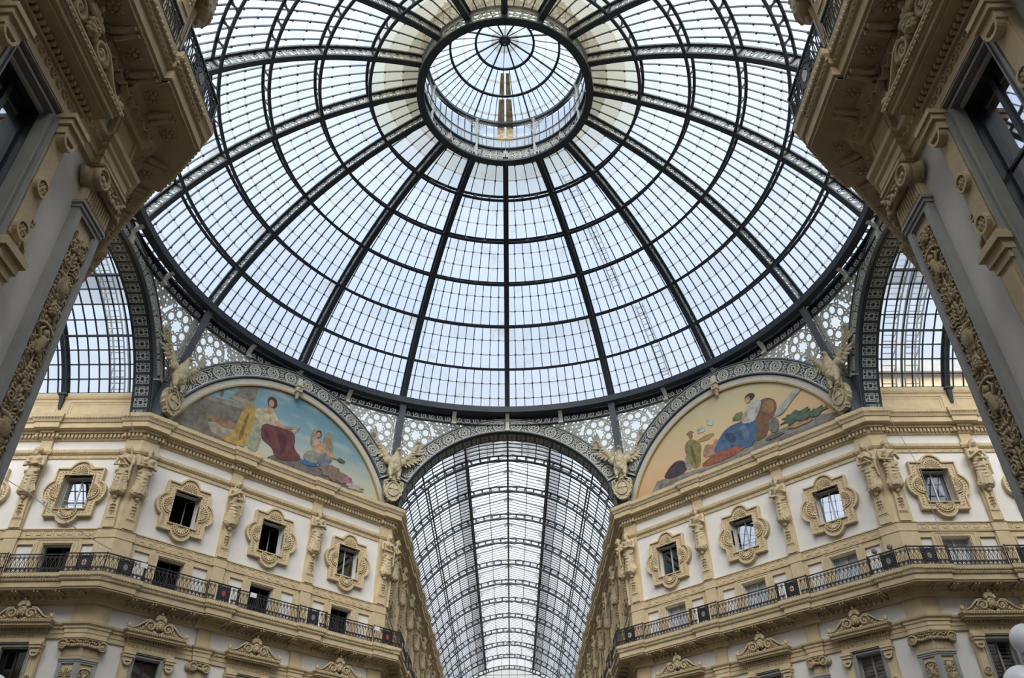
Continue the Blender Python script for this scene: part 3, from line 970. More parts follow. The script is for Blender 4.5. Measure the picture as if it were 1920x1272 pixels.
def lower_surround():
    mb = MB()
    for sx in (-1, 1):
        a, b = sorted((sx * 0.78, sx * 1.2))
        mb.box(a, b, -0.02, 0.16, 8.36, 11.25)
        mb.box(a + 0.05, b - 0.05, -0.05, 0.16, 8.55, 10.8)
        for z in (9.62, 8.72):
            mb.ring(sx * 0.99, z, 0.15, 0.045, -0.13, 0.0, 18)
            for k in range(6):
                mb.ell((sx * 0.99 + 0.07 * math.cos(k * PI / 3), -0.08, z + 0.07 * math.sin(k * PI / 3)), (0.04, 0.05, 0.04), 6, 4)
            mb.ell((sx * 0.99, -0.1, z), (0.035, 0.05, 0.035), 6, 4)
        # console under the lintel
        mb.ring(sx * 0.99, 10.72, 0.15, 0.05, -0.2, 0.0, 14, PI, 2 * PI)
        mb.prism([(sx * 0.99 + 0.15 * math.cos(PI + PI * i / 10), 10.72 + 0.15 * math.sin(PI + PI * i / 10)) for i in range(11)], -0.12, 0.0)
        for k in range(5):
            mb.ell((sx * 0.99 + (k - 2) * 0.06, -0.14, 10.66 - 0.02 * (2 - abs(k - 2))), (0.035, 0.04, 0.05), 6, 4)
        mb.box(sx * 0.99 - 0.2, sx * 0.99 + 0.2, -0.2, 0.1, 10.72, 10.9)
        mb.box(sx * 0.99 - 0.24, sx * 0.99 + 0.24, -0.26, 0.1, 10.9, 11.02)
        mb.box(sx * 0.99 - 0.27, sx * 0.99 + 0.27, -0.3, 0.1, 11.02, 11.12)
        # ear scrolls and the cap of the pedestal lower down
        mb.ribbon(spiral(sx * 1.24, 9.1, 0.02, 0.07, 0, 1.2, 12, sx), 0.03, -0.03, 0.16)
        mb.ribbon([(sx * 1.19, 9.15), (sx * 1.17, 8.9), (sx * 1.22, 8.7), (sx * 1.34, 8.6), (sx * 1.36, 8.48)], 0.05, -0.03, 0.16)
        for k, (w, z0, z1, o) in enumerate(((0.26, 8.27, 8.36, 0.16), (0.3, 8.16, 8.27, 0.22), (0.25, 8.0, 8.16, 0.15), (0.22, 7.86, 8.0, 0.1))):
            mb.box(sx * 0.98 - w, sx * 0.98 + w, -o, 0.16, z0, z1)
        mb.box(sx * 0.99 - 0.2, sx * 0.99 + 0.2, -0.06, 0.16, 5.2, 7.95)
        mb.box(sx * 0.99 - 0.13, sx * 0.99 + 0.13, -0.1, 0.16, 5.4, 7.75)
    # lintel, frieze and cornice
    mb.box(-1.2, 1.2, -0.04, 0.16, 11.2, 11.34)
    mb.box(-1.16, 1.16, -0.02, 0.16, 11.34, 11.6)
    for i in range(11):
        mb.ring((i - 5) * 0.21, 11.47, 0.065, 0.02, -0.05, 0.0, 10)
        mb.ell(((i - 5) * 0.21, -0.03, 11.47), (0.03, 0.03, 0.03), 6, 4)
    mb.box(-1.2, 1.2, -0.08, 0.16, 11.6, 11.66)
    for i in range(20):
        mb.box((i - 9.5) * 0.125 - 0.035, (i - 9.5) * 0.125 + 0.035, -0.16, 0.1, 11.66, 11.74)
    mb.box(-1.32, 1.32, -0.34, 0.16, 11.76, 11.82)
    mb.box(-1.4, 1.4, -0.42, 0.16, 11.82, 11.92)
    mb.frustum((-1.42, 1.42, -0.44, 0.16, 11.92), (-1.5, 1.5, -0.52, 0.16, 12.02))
    mb.box(-1.5, 1.5, -0.52, 0.16, 12.02, 12.06)
    for i in range(26):
        mb.ell(((i - 12.5) * 0.113, -0.5, 11.97), (0.045, 0.03, 0.035), 6, 4)
    return mb.mesh('surround', 'stone')
LOW_S = lower_surround()
LOW_G = MB()
LOW_G.ribbon([(-0.685, 6.4), (-0.685, 11.05), (0.685, 11.05), (0.685, 6.4)], 0.2, 0.02, 0.24)
LOW_G.ribbon([(-0.76, 6.4), (-0.76, 11.14), (0.76, 11.14), (0.76, 6.4)], 0.05, -0.05, 0.1)
LOW_G.ribbon([(-0.62, 6.4), (-0.62, 10.98), (0.62, 10.98), (0.62, 6.4)], 0.03, -0.01, 0.1)
LOW_G = LOW_G.mesh('marble_frame', 'marble')
LOW_SASH = MB(); rect_frame(LOW_SASH, -0.6, 0.6, 6.4, 10.95, 0.07, 0.36, 0.42, True, [7.6, 9.1]); LOW_SASH = LOW_SASH.mesh('sash', 'shutter')
LOW_SASHD = MB(); rect_frame(LOW_SASHD, -0.6, 0.6, 6.4, 10.95, 0.08, 0.34, 0.4, True, [7.6, 9.4]); LOW_SASHD.ribbon([(-0.59, 6.4), (-0.59, 10.94), (0.59, 10.94), (0.59, 6.4)], 0.03, 0.2, 0.5); LOW_SASHD = LOW_SASHD.mesh('sash', 'sash_dark')
LOW_PANE = MB().box(-0.59, 0.59, 0.37, 0.38, 6.42, 10.93).mesh('pane', 'pane_bright')
LOW_PANED = MB().box(-0.59, 0.59, 0.37, 0.38, 6.42, 10.93).mesh('pane', 'pane_dim')
LOW_SHUT = MB()
for i in range(28):
    for sx in (-1, 1):
        LOW_SHUT.box(min(sx * 0.05, sx * 0.55), max(sx * 0.05, sx * 0.55), 0.46, 0.5, 6.5 + i * 0.158, 6.5 + i * 0.158 + 0.1)
LOW_SHUT = LOW_SHUT.mesh('shutter', 'shutter')

wn = dn = 0
def place_windows(seg, s, q, far=False, kind='dark', low='dim'):
    global wn, dn
    mw = seg.M(s, 0, 0)
    wn += 1
    root = struct(link('window_%d' % wn, None, None, mw))
    link('surround', SURR, root)
    if kind == 'open':
        sa = link('sash', SASH_OPEN, root, trans(0.69, 0.42, 17.61) @ rotz(rad(-62)))
        link('pane', PANE_OPEN, sa)
    elif kind == 'half':
        link('sash', SASH_SQ, root); link('pane', PANE_SQD, root)
    elif kind == 'reflect':
        link('sash', SASH_SQ, root); link('pane', PANE_SQ, root); link('guard_rail', RAILS_SQ, root)
    elif kind == 'curtain':
        link('sash', SASH_SQ, root); link('pane', PANE_SQD, root); link('curtain', CURT, root)
    elif kind == 'curtain_bright':
        link('sash', SASH_SQ, root); link('pane', PANE_SQ, root); link('curtain', CURT, root)
    dn += 1
    root = struct(link('door_%d' % dn, None, None, mw))
    link('surround', DOOR_S, root)
    if q['side'] == 'northeast' or (q['side'] == 'southeast'):
        link('leaf', DOOR_SH, root); link('blind', DOOR_BL, root)
    else:
        link('leaf', DOOR_DARK, root)
    wn += 1
    mw = seg.M(s + (0.3 if seg in (Q_NW['C'], Q_NE['C'], Q_SE['C']) else -0.3 if seg in (Q_NW['A'], Q_NE['A'], Q_SW['A']) else 0), 0, 0)
    root = struct(link('window_%d' % wn, None, None, mw))
    link('surround', LOW_S, root); link('pediment_scrolls', PEDI, root); link('marble_frame', LOW_G, root)
    if low == 'near':
        link('sash', LOW_SASHD, root); link('pane', LOW_PANE, root)
    elif low == 'shutter':
        link('sash', LOW_SASH, root); link('shutter', LOW_SHUT, root); link('pane', LOW_PANED, root)
    else:
        link('sash', LOW_SASHD, root); link('pane', LOW_PANED, root)
for i, t in enumerate(arm_wins(15.6)):
    place_windows(Q_NW['A'], -t, Q_NW, kind='reflect' if i == 0 else 'half')
    place_windows(Q_NE['C'], t, Q_NE, kind='curtain', low='shutter')
    place_windows(Q_SW['A'], -t, Q_SW, kind='half', low='near')
    place_windows(Q_SE['C'], t, Q_SE, kind='half', low='near')
for t, k, k2 in zip(DW, ('open', 'open', 'half'), ('half', 'reflect', 'curtain_bright')):
    place_windows(Q_NW['D'], t, Q_NW, kind=k)
    place_windows(Q_NE['D'], t, Q_NE, kind=k2, low='shutter')
for t in arm_wins(45):
    place_windows(Q_NW['C'], t, Q_NW, kind='half')
    place_windows(Q_NE['A'], -t, Q_NE, kind='half', low='shutter')

# ------------------------------------------------------------------ carved figures
def figure_mesh(var):
    mb = MB()
    male = var in (0, 2)
    y0 = -0.26
    mb.ell((0, y0, 1.9), (0.36 if male else 0.31, 0.21, 0.33), 14, 10)
    mb.ell((0, y0 + 0.02, 1.5), (0.27 if male else 0.24, 0.19, 0.3), 14, 10)
    mb.cap((-0.34, y0, 2.05), (0.34, y0, 2.05), 0.13 if male else 0.11, 0.13 if male else 0.11, 10)
    for sx in (-1, 1):
        if male: mb.ell((sx * 0.15, y0 - 0.14, 1.95), (0.15, 0.09, 0.12), 10, 6)
        else: mb.ell((sx * 0.14, y0 - 0.17, 1.88), (0.11, 0.12, 0.12), 10, 6)
    mb.cap((0, y0, 2.1), (0, y0 - 0.05, 2.3), 0.11, 0.095, 10)
    hx = {0: -0.03, 1: 0.04, 2: 0.05, 3: -0.02}[var]
    h = (hx, y0 - 0.1, 2.4)
    mb.ell(h, (0.14, 0.16, 0.185), 14, 10)
    mb.cap((hx, h[1] - 0.14, 2.43), (hx, h[1] - 0.19, 2.37), 0.02, 0.03, 8)
    for sx in (-1, 1):
        mb.cap((hx + sx * 0.02, h[1] - 0.145, 2.45), (hx + sx * 0.1, h[1] - 0.11, 2.44), 0.022, 0.02, 6)
    if male:
        mb.ell((hx, h[1] - 0.1, 2.24), (0.1, 0.08, 0.14), 10, 6)
        mb.ell((hx, h[1] - 0.07, 2.14), (0.07, 0.06, 0.1), 10, 6)
        for k in range(9):
            a = -0.3 + (PI + 0.6) * k / 8
            mb.ell((hx + 0.16 * math.cos(a), h[1] + 0.03, 2.45 + 0.13 * math.sin(a)), (0.07, 0.1, 0.065), 8, 5)
        mb.ell((hx, h[1] + 0.04, 2.55), (0.19, 0.17, 0.08), 10, 6)
    else:
        mb.ell((hx, h[1] + 0.04, 2.47), (0.185, 0.18, 0.16), 12, 8)
        for sx in (-1, 1):
            mb.cap((hx + sx * 0.15, h[1] + 0.02, 2.4), (hx + sx * 0.19, y0 - 0.06, 2.08), 0.07, 0.045, 8)
            mb.cap((hx + sx * 0.12, h[1] - 0.02, 2.5), (hx + sx * 0.17, h[1], 2.3), 0.06, 0.05, 8)
        mb.ell((hx, h[1], 2.6), (0.14, 0.13, 0.06), 10, 6)
    wr = {0: ((-0.18, 1.7), (0.2, 1.62)), 1: ((0.1, 1.86), (0.12, 1.5)), 2: ((0.25, 1.75), (-0.05, 1.45)), 3: ((-0.12, 1.5), (0.02, 1.9))}[var]
    for sx, (wx, wz) in zip((1, -1), wr):
        el = (sx * 0.46, y0 - 0.1, 1.6)
        mb.cap((sx * 0.4, y0, 2.02), el, 0.105 if male else 0.085, 0.08 if male else 0.066, 10)
        hand = (wx, y0 - 0.3, wz)
        mb.cap(el, hand, 0.078 if male else 0.064, 0.05, 10)
        mb.ell((wx - sx * 0.05, y0 - 0.31, wz), (0.075, 0.04, 0.055), 8, 5)
        for k in range(4):
            mb.cap((wx - sx * 0.08, y0 - 0.32, wz + 0.035 - k * 0.023), (wx - sx * 0.16, y0 - 0.3, wz + 0.03 - k * 0.028), 0.014, 0.012, 6)
    # belt of rolled cloth, skirt with radiating folds and a broken hem
    mb.cap((-0.3, y0 - 0.06, 1.28), (0.3, y0 - 0.08, 1.34), 0.09, 0.1, 10)
    mb.cap((-0.3, y0 - 0.02, 1.22), (0.26, y0 - 0.12, 1.24), 0.08, 0.07, 10)
    for k in range(6):
        t = k / 5
        mb.ell((0, y0 + 0.05 - 0.02 * t, 1.25 - 1.1 * t), (0.27 + 0.12 * t, 0.2 + 0.03 * t, 0.22), 14, 8)
    rnd = random.Random(10 + var)
    for k in range(13):
        a = (k - 6) / 6
        top = (a * 0.24 + 0.04 * (var % 2), y0 - 0.16 + 0.16 * a * a, 1.28)
        hem = 0.02 + 0.12 * abs(math.sin(k * 1.7 + var)) + (0.1 if abs(a) > 0.6 else 0)
        bot = (a * 0.42 + rnd.uniform(-0.03, 0.03), y0 - 0.22 + 0.26 * a * a, hem)
        mid = ((top[0] + bot[0]) / 2 + 0.05 * math.sin(k + var), (top[1] + bot[1]) / 2 - 0.02, 0.65)
        mb.tube([top, mid, bot], [0.03, 0.036, 0.055], 6)
    for k in range(4):
        mb.tube([(-0.36, y0, 1.15 - k * 0.16), (0, y0 - 0.27, 0.95 - k * 0.2 + 0.05 * var), (0.38, y0, 1.1 - k * 0.12)], 0.03, 6)
    if not male:    # bodice folds and a shawl
        mb.tube([(-0.36, y0 - 0.05, 2.05), (0, y0 - 0.24, 1.78), (0.3, y0 - 0.16, 1.45)], 0.05, 8)
        mb.tube([(0.34, y0 - 0.02, 2.1), (0.42, y0 - 0.1, 1.7), (0.4, y0 - 0.12, 1.2), (0.44, y0 - 0.08, 0.7)], [0.06, 0.07, 0.07, 0.05], 8)
    elif var == 2:
        mb.tube([(0.36, y0 - 0.05, 2.12), (0.05, y0 - 0.24, 1.85), (-0.3, y0 - 0.14, 1.4)], 0.06, 8)
    return sculpt(mb, 0.024, 'stone_fig', 2, 'figure')
FIG = [figure_mesh(v) for v in range(4)]
KIND = ['bearded stone figure, arms folded', 'stone woman with loose hair', 'bearded stone figure with sash', 'stone woman clasping her dress']

# ------------------------------------------------------------------ pilasters
def herm_parts():
    a = MB().frustum((-0.25, 0.25, -0.12, 0.1, 16.98), (-0.2, 0.2, -0.2, 0.1, 18.5))
    a.box(-0.27, 0.27, -0.12, 0.1, 16.58, 16.96)
    a.box(-0.2, 0.2, -0.16, 0.1, 17.06, 17.1)
    b = MB()
    b.ell((0, -0.27, 18.12), (0.12, 0.1, 0.13), 10, 6)
    for k in range(4):
        z = 17.9 - k * 0.16
        b.ell((0, -0.22, z), (0.045, 0.05, 0.06), 8, 5)
        if k:
            for sx in (-1, 1):
                b.ell((sx * 0.09, -0.2, z - 0.02), (0.08 - 0.012 * k, 0.03, 0.035), 8, 5, rot=Matrix.Rotation(sx * 0.5, 3, 'Y'))
    b.ell((0, -0.2, 17.28), (0.03, 0.03, 0.07), 6, 5)
    return a.mesh('herm_shaft', 'stone'), b.mesh('pendant', 'stone_fig', True)
HERM, PEND = herm_parts()
UP_SHAFT = MB().box(-0.3, 0.3, 0.0, 0.16, 16.56, 21.45).box(-0.33, 0.33, -0.02, 0.16, 13.98, 16.57).box(-0.33, 0.33, -0.03, 0.16, 20.86, 20.92).mesh('shaft', 'stone')

def relief(mb, cx, z0, z1, w, var, y):
    rnd = random.Random(var)
    m = trans(cx, y, 0)
    z = z1 - 0.1
    mb.tube([(0, 0, z0 + 0.1), (0.015, -0.01, (z0 + z1) / 2), (0, 0, z1 - 0.15)], 0.018, 6, m=m)
    q = z0 + 0.15
    k = 0
    while q < z1 - 0.2:            # small foliage up both sides of the stem
        for sx in (-1, 1):
            x = sx * w * rnd.uniform(0.16, 0.42)
            a = rnd.uniform(-0.5, 1.3)
            leaf(mb, x * 0.7, q, a if sx > 0 else PI - a, 0.13, m, 0.0, 0.42)
            if k % 2 == 0:
                mb.ring(sx * w * 0.36, q + 0.06, 0.045, 0.022, -0.035, 0.0, 9, 0, 5.0, m=m)
            if k % 3 == 0:
                mb.ell((x, -0.015, q + 0.05), (0.025, 0.03, 0.025), 6, 4, m)
            mb.tube([(0, 0, q - 0.05), (sx * w * 0.25, -0.015, q + 0.02), (sx * w * 0.36, -0.01, q + 0.1)], 0.011, 5, m=m)
        q += 0.125
        k += 1
    k = var
    while z > z0 + 0.5:
        mt = k % 5
        if mt == 0:       # flower spray
            for i in range(22):
                a = rnd.uniform(0.1, PI - 0.1); r = rnd.uniform(0.03, 0.26)
                mb.ell((math.cos(a) * r * w * 1.6, -0.03, z - 0.45 + math.sin(a) * r * 1.4), (0.028, 0.032, 0.026), 6, 4, m)
                leaf(mb, math.cos(a) * r * w * 1.3, z - 0.5 + math.sin(a) * r, a + rnd.uniform(-.6, .6), 0.1, m, -0.02, 0.45)
            z -= 0.5
        elif mt == 1:     # paired scrolls
            for sx in (-1, 1):
                mb.ribbon(spiral(sx * w * 0.27, z - 0.24, 0.015, 0.12, 1.5 if k % 2 else 4.4, 1.6, 24, -sx), 0.024, -0.055, 0.0, m=m)
                rosette(mb, m @ trans(sx * w * 0.27, -0.03, z - 0.24) @ Matrix.Rotation(PI / 2, 4, 'X'), 0.05)
                for i in range(6):
                    leaf(mb, sx * 0.03, z - 0.45 + i * 0.07, (0.4 + 0.2 * i) if sx > 0 else PI - 0.4 - 0.2 * i, 0.12, m, -0.02, 0.35)
            z -= 0.5
        elif mt == 2:     # fluted vase
            prof = [(0.02, 0), (0.08, 0.02), (0.035, 0.07), (0.045, 0.1), (0.12, 0.2), (0.15, 0.31), (0.1, 0.34), (0.14, 0.38), (0.02, 0.38)]
            mb.lathe([(r * w / 0.5, zz + z - 0.45) for r, zz in prof], 14, m @ Matrix.Diagonal((1, 0.5, 1, 1)))
            for i in range(7):
                mb.cap(((i - 3) * 0.035, -0.07, z - 0.15), ((i - 3) * 0.028, -0.05, z - 0.32), 0.011, 0.007, 6, m=m)
                leaf(mb, (i - 3) * 0.04, z - 0.07, PI / 2 + (3 - i) * 0.3, 0.12, m, -0.03, 0.4)
            z -= 0.5
        elif mt == 3:     # mask in foliage
            mask(mb, m @ trans(0, -0.03, z - 0.2), 0.72)
            for i in range(11):
                a = PI / 2 + (i - 5) * 0.56
                leaf(mb, math.cos(a) * 0.09, z - 0.2 + math.sin(a) * 0.11, a, 0.14, m, 0.0, 0.38)
            z -= 0.5
        else:             # half figure with raised arms rising from leaves
            mb.cap((0, -0.04, z - 0.5), (0, -0.055, z - 0.3), 0.05, 0.08, 10, m=m)
            mb.ell((0, -0.07, z - 0.16), (0.045, 0.05, 0.06), 10, 6, m)
            for sx in (-1, 1):
                mb.cap((sx * 0.075, -0.055, z - 0.28), (sx * 0.14, -0.055, z - 0.17), 0.027, 0.022, 8, m=m)
                mb.cap((sx * 0.14, -0.055, z - 0.17), (sx * 0.06, -0.06, z - 0.07), 0.022, 0.016, 8, m=m)
                mb.ribbon(spiral(sx * 0.11, z - 0.55, 0.015, 0.085, 0.5, 1.4, 18, sx), 0.022, -0.045, 0.0, m=m)
                for i in range(4):
                    leaf(mb, sx * 0.04, z - 0.6 + 0.05 * i, (0.2 + 0.3 * i) if sx > 0 else PI - 0.2 - 0.3 * i, 0.13, m, -0.02, 0.4)
            mb.ribbon([(0.2 * math.cos(PI * i / 10), z - 0.09 + 0.09 * math.sin(PI * i / 10)) for i in range(11)], 0.04, -0.07, 0.0, m=m)
            z -= 0.68
        k += 1

def lower_face(x0, x1, vl, vr, var):
    """capital, marble frame and carved panel of one face of a lower pilaster"""
    g, mr, pn, rl = MB(), MB(), MB(), MB()
    w = x1 - x0
    g.box(x0, x1, 0, 0.16, 12.02, 12.9)
    g.ribbon([(x0 + 0.1, 12.1), (x1 - 0.1, 12.1), (x1 - 0.1, 12.82), (x0 + 0.1, 12.82)], 0.03, -0.02, 0.02, True)
    g.box(x0, x1, 0.0, 0.16, 10.5, 11.38)
    g.box(x0 - 0.05 * vl, x1 + 0.05 * vr, -0.16, 0.16, 11.27, 11.33)
    g.box(x0 - 0.08 * vl, x1 + 0.08 * vr, -0.2, 0.16, 11.33, 11.39)
    n = int(w / 0.075)
    for i in range(n):
        x = x0 + (i + 0.5) * w / n
        g.cap((x, -0.01, 10.6), (x, -0.01, 10.92), 0.026, 0.026, 6)
    c = MB()
    c.tube([(x0, -0.07, 11.02), ((x0 + x1) / 2, -0.1, 11.0), (x1, -0.07, 11.02)], 0.065, 8)
    n = int(w / 0.085)
    for i in range(n):
        x = x0 + (i + 0.5) * w / n
        c.ell((x, -0.14 - 0.03 * (i % 2), 11.02 + 0.02 * math.sin(i)), (0.045, 0.05, 0.075), 8, 6)
        c.ell((x, -0.13, 11.18 + 0.03 * math.sin(i * 2.3)), (0.05, 0.05, 0.045), 7, 5)
    for on, x, sx in ((vl, x0, -1), (vr, x1, 1)):
        if on:
            c.disc(x - sx * 0.02, 11.06, 0.2, -0.14, 0.12, 20)
            c.ring(x - sx * 0.02, 11.06, 0.185, 0.045, -0.22, -0.1, 20)
            c.ribbon(spiral(x - sx * 0.02, 11.06, 0.04, 0.15, 0, 1.3, 20, sx), 0.03, -0.19, -0.1)
            c.ell((x - sx * 0.02, -0.16, 11.06), (0.06, 0.06, 0.06), 10, 6)
            for i in range(10):
                a = 2 * PI * i / 10
                c.ell((x - sx * 0.02 + 0.11 * math.cos(a), -0.15, 11.06 + 0.11 * math.sin(a)), (0.03, 0.03, 0.03), 6, 4)
            c.tube([(x + sx * 0.06, 0.02, 11.08), (x + sx * 0.1, 0.14, 11.06)], [0.15, 0.2], 12)
    mr.box(x0 - 0.05 * vl, x1 + 0.05 * vr, -0.06, 0.16, 10.44, 10.5)
    mr.box(x0 - 0.02 * vl, x1 + 0.02 * vr, -0.03, 0.16, 10.36, 10.44)
    b = min(0.14, w * 0.18)
    mr.box(x0, x0 + b, 0.0, 0.16, 3.2, 10.36)
    mr.box(x1 - b, x1, 0.0, 0.16, 3.2, 10.36)
    mr.box(x0, x1, 0.0, 0.16, 3.0, 3.3)
    mr.box(x0 + b, x1 - b, 0.0, 0.16, 10.28, 10.36)
    mr.ribbon([(x0 + b + 0.015, 3.3), (x0 + b + 0.015, 10.26), (x1 - b - 0.015, 10.26), (x1 - b - 0.015, 3.3)], 0.03, 0.02, 0.1)
    pn.box(x0 + b, x1 - b, 0.06, 0.16, 3.3, 10.3)
    relief(rl, (x0 + x1) / 2, 3.5, 10.2, w - 2 * b, var, 0.05)
    return g, c, mr, pn, rl

def low_root(label, mw, faces, world=None):
    root = thing('lower_pilaster', label, 'pilaster', mw)
    mbs = [MB() for _ in range(5)]
    for fm, args in faces:
        for a, b in zip(mbs, lower_face(*args)):
            a.join(b, fm)
    for nm, b, mt, sm in zip(('shaft', 'capital', 'marble_frame', 'panel', 'relief'), mbs, ('stone', 'stone_fig', 'marble', 'stone', 'stone_fig'), (False, True, False, False, True)):
        b.build(nm, mt, root, sm)
    return root

cache = {}
def single_pilaster(seg, s, where, fv, near=False):
    mw = seg.M(s, 0, 13.98)
    root = thing('upper_pilaster', 'ochre upper pilaster, %s' % where, 'pilaster', mw, None)
    dz = trans(0, 0, -13.98)
    link('shaft', UP_SHAFT, root, dz); link('herm_shaft', HERM, root, dz); link('pendant', PEND, root, dz)
    o = link('herm_figure', FIG[fv], None, seg.M(s, 0.02, 18.2))
    tag(o, '%s, %s' % (KIND[fv], where), 'statue', 'carved herm figures along the upper storey')
    if 'low' not in cache:
        r = low_root('x', trans(0, 0, 0), [(Matrix(), (-0.36, 0.36, 1, 1, 1))])
        cache['low'] = [(c.name.split('.')[0], c.data) for c in r.children]
        for c in list(r.children): bpy.data.objects.remove(c)
        bpy.data.objects.remove(r)
    root = thing('lower_pilaster', 'pilaster below the balcony, %s' % where, 'pilaster', seg.M(s, 0, 3))
    for nm, me in cache['low']:
        link(nm, me, root, trans(0, 0, -3))

for q, nmA, nmC in ((Q_NW, 'left side arm', 'far arcade left wall'), (Q_NE, 'far arcade right wall', 'right side arm'), (Q_SW, 'near left wall', 'hidden'), (Q_SE, 'hidden', 'near right wall')):
    side = 'left' if q in (Q_NW, Q_SW) else 'right'
    if q is not Q_SE:
        for i, t in enumerate(arm_pils(min(q['la'], 48))):
            single_pilaster(q['A'], -t, '%s in on the %s' % (ORD[i], nmA), (i + 2) % 4 if q is Q_NE else (i * 2) % 4)
    if q is not Q_SW:
        for i, t in enumerate(arm_pils(min(q['lc'], 48))):
            single_pilaster(q['C'], t, '%s in on the %s' % (ORD[i], nmC), (i + 3) % 4)
    if q in (Q_NW, Q_NE):
        for i, t in enumerate(DP):
            single_pilaster(q['D'], t, '%s of two on the %s diagonal wall' % (('left', 'right')[i], side), ((3, 0) if q is Q_NW else (2, 2))[i])

def corner_pilaster(sa, ea, sb, eb, corner, where, figs, var):
    root = thing('corner_pilaster', 'folded upper corner pilaster with twin herms, %s' % where, 'pilaster', trans(corner.x, corner.y, 13.98))
    inv = trans(-corner.x, -corner.y, -13.98)
    mb = MB()
    for w, z0, z1, o in ((0.87, 16.56, 21.45, 0.0), (0.9, 13.98, 16.57, 0.02), (0.9, 20.86, 20.92, 0.03)):
        mb.sweep([sa.p(ea - w), tuple(corner), sb.p(eb + w)], [(-0.16, z0), (o, z0), (o, z1), (-0.16, z1)])
    mb.build('shaft', 'stone', root, mw=inv)
    for sg, s, f in ((sa, ea - 0.45, figs[0]), (sb, eb + 0.45, figs[1])):
        mw = inv @ sg.M(s, 0, 0)
        link('herm_shaft', HERM, root, mw); link('pendant', PEND, root, mw)
    for sg, s, f, lr in ((sa, ea - 0.42, figs[0], 'left'), (sb, eb + 0.42, figs[1], 'right')):
        o = link('herm_figure', FIG[f], None, sg.M(s, 0.04, 18.2))
        tag(o, '%s, %s of the pair %s' % (KIND[f], lr, where), 'statue', 'carved herm figures along the upper storey')
    mi = trans(-corner.x, -corner.y, -3)
    low_root('folded lower corner pilaster in grey marble frames, %s' % where, trans(corner.x, corner.y, 3),
             [(mi @ sa.M(ea, 0, 0), (-0.84, 0, 1, 0, var)), (mi @ sb.M(eb, 0, 0), (0, 0.84, 0, 1, var + 3))])
for q, w1, w2, f1, f2, v in ((Q_NW, 'by the left side arm', 'left of the far arcade', (1, 0), (1, 3), 1), (Q_NE, 'right of the far arcade', 'by the right side arm', (3, 0), (1, 2), 2),
                             (Q_SW, 'nearest the viewer on the left', None, (1, 0), None, 0), (Q_SE, None, 'nearest the viewer on the right', None, (3, 2), 3)):
    if w1: corner_pilaster(q['A'], 0, q['D'], 0, q['b'], w1, f1, v)
    if w2: corner_pilaster(q['D'], DL, q['C'], 0, q['a'], w2, f2, v + 2)

# ------------------------------------------------------------------ arches of the octagon
def arch_parts(rin, rex, zc, a0, soffit, low, light='iron_light'):
    plate, lace, sof, sq = MB(), MB(), MB(), MB()
    a1 = PI - a0
    rm, w = (rin + rex) / 2, rex - rin
    plate.ring(0, zc, rm, w, 0.04, 0.3, 72, low, PI - low)
    for r, t in ((rin + 0.04, 0.08), (rex - 0.04, 0.08)):
        plate.ring(0, zc, r, t, -0.12, 0.06, 72, a0, a1)
    for r, t in ((rin + 0.12, 0.06), (rex - 0.12, 0.06)):
        lace.ring(0, zc, r, t, -0.06, 0.05, 72, a0, a1)
    n = int((a1 - a0) * rm / 1.08)
    n -= n % 2
    for i in range(n):
        a = a0 + (a1 - a0) * (i + 0.5) / n
        cx, cz = rm * math.cos(a), zc + rm * math.sin(a)
        lace.ring(cx, cz, 0.36, 0.075, -0.03, 0.04, 18)
        lace.ring(cx, cz, 0.1, 0.04, -0.04, 0.04, 10)
        for k in range(8):
            b = a + k * PI / 4
            lace.ring(cx + 0.21 * math.cos(b), cz + 0.21 * math.sin(b), 0.075, 0.045, -0.03, 0.04, 8)
        if True:       # little crosses between the wheels
            b = a + (a1 - a0) / n / 2
            if i < n - 1:
                x, z = rm * math.cos(b), zc + rm * math.sin(b)
                for rr in (-0.27, 0, 0.27):
                    xx, zz = (rm + rr) * math.cos(b), zc + (rm + rr) * math.sin(b)
                    lace.ring(xx, zz, 0.09, 0.06, -0.02, 0.04, 8)
                    if rr:
                        for e in (-0.016, 0.016):
                            lace.ring((rm + rr * 1.2) * math.cos(b + e), zc + (rm + rr * 1.2) * math.sin(b + e), 0.07, 0.045, -0.02, 0.04, 7)
    for s_ in (a0, a1):
        lace.box(-w / 2, w / 2, -0.1, 0.05, -0.06, 0.04, trans(rm * math.cos(s_), 0, zc + rm * math.sin(s_)) @ Matrix.Rotation(-s_, 4, 'Y'))
    if soffit:
        sof.ring(0, zc, rin + 0.02, 0.08, 0.1, 1.1, 72, low, PI - low)
        sof.ring(0, zc, rin - 0.03, 0.06, 0.1, 0.2, 72, low, PI - low)
        sof.ring(0, zc, rin - 0.03, 0.06, 0.98, 1.1, 72, low, PI - low)
        k = int((PI - 2 * low) * rin / 0.62)
        for i in range(k + 1):
            a = low + (PI - 2 * low) * i / k
            mm = trans(rin * math.cos(a), 0, zc + rin * math.sin(a)) @ Matrix.Rotation(PI / 2 - a, 4, 'Y')
            sof.box(-0.05, 0.05, 0.12, 1.08, -0.07, 0.02, mm)
            if i < k:
                a += (PI - 2 * low) / k / 2
                mm = trans((rin - 0.03) * math.cos(a), 0.6, zc + (rin - 0.03) * math.sin(a)) @ Matrix.Rotation(PI / 2 - a, 4, 'Y') @ Matrix.Rotation(PI / 2, 4, 'X')
                sq.ribbon([(-0.22, -0.34), (0.22, -0.34), (0.22, 0.34), (-0.22, 0.34)], 0.07, -0.02, 0.01, True, m=mm)
                sq.ring(0, 0, 0.14, 0.07, -0.02, 0.01, 10, m=mm)
                for k4 in range(4):
                    b = PI / 4 + k4 * PI / 2
                    sq.ring(0.21 * math.cos(b), 0.3 * math.sin(b), 0.08, 0.055, -0.02, 0.01, 7, m=mm)
    return plate, lace, sof, sq
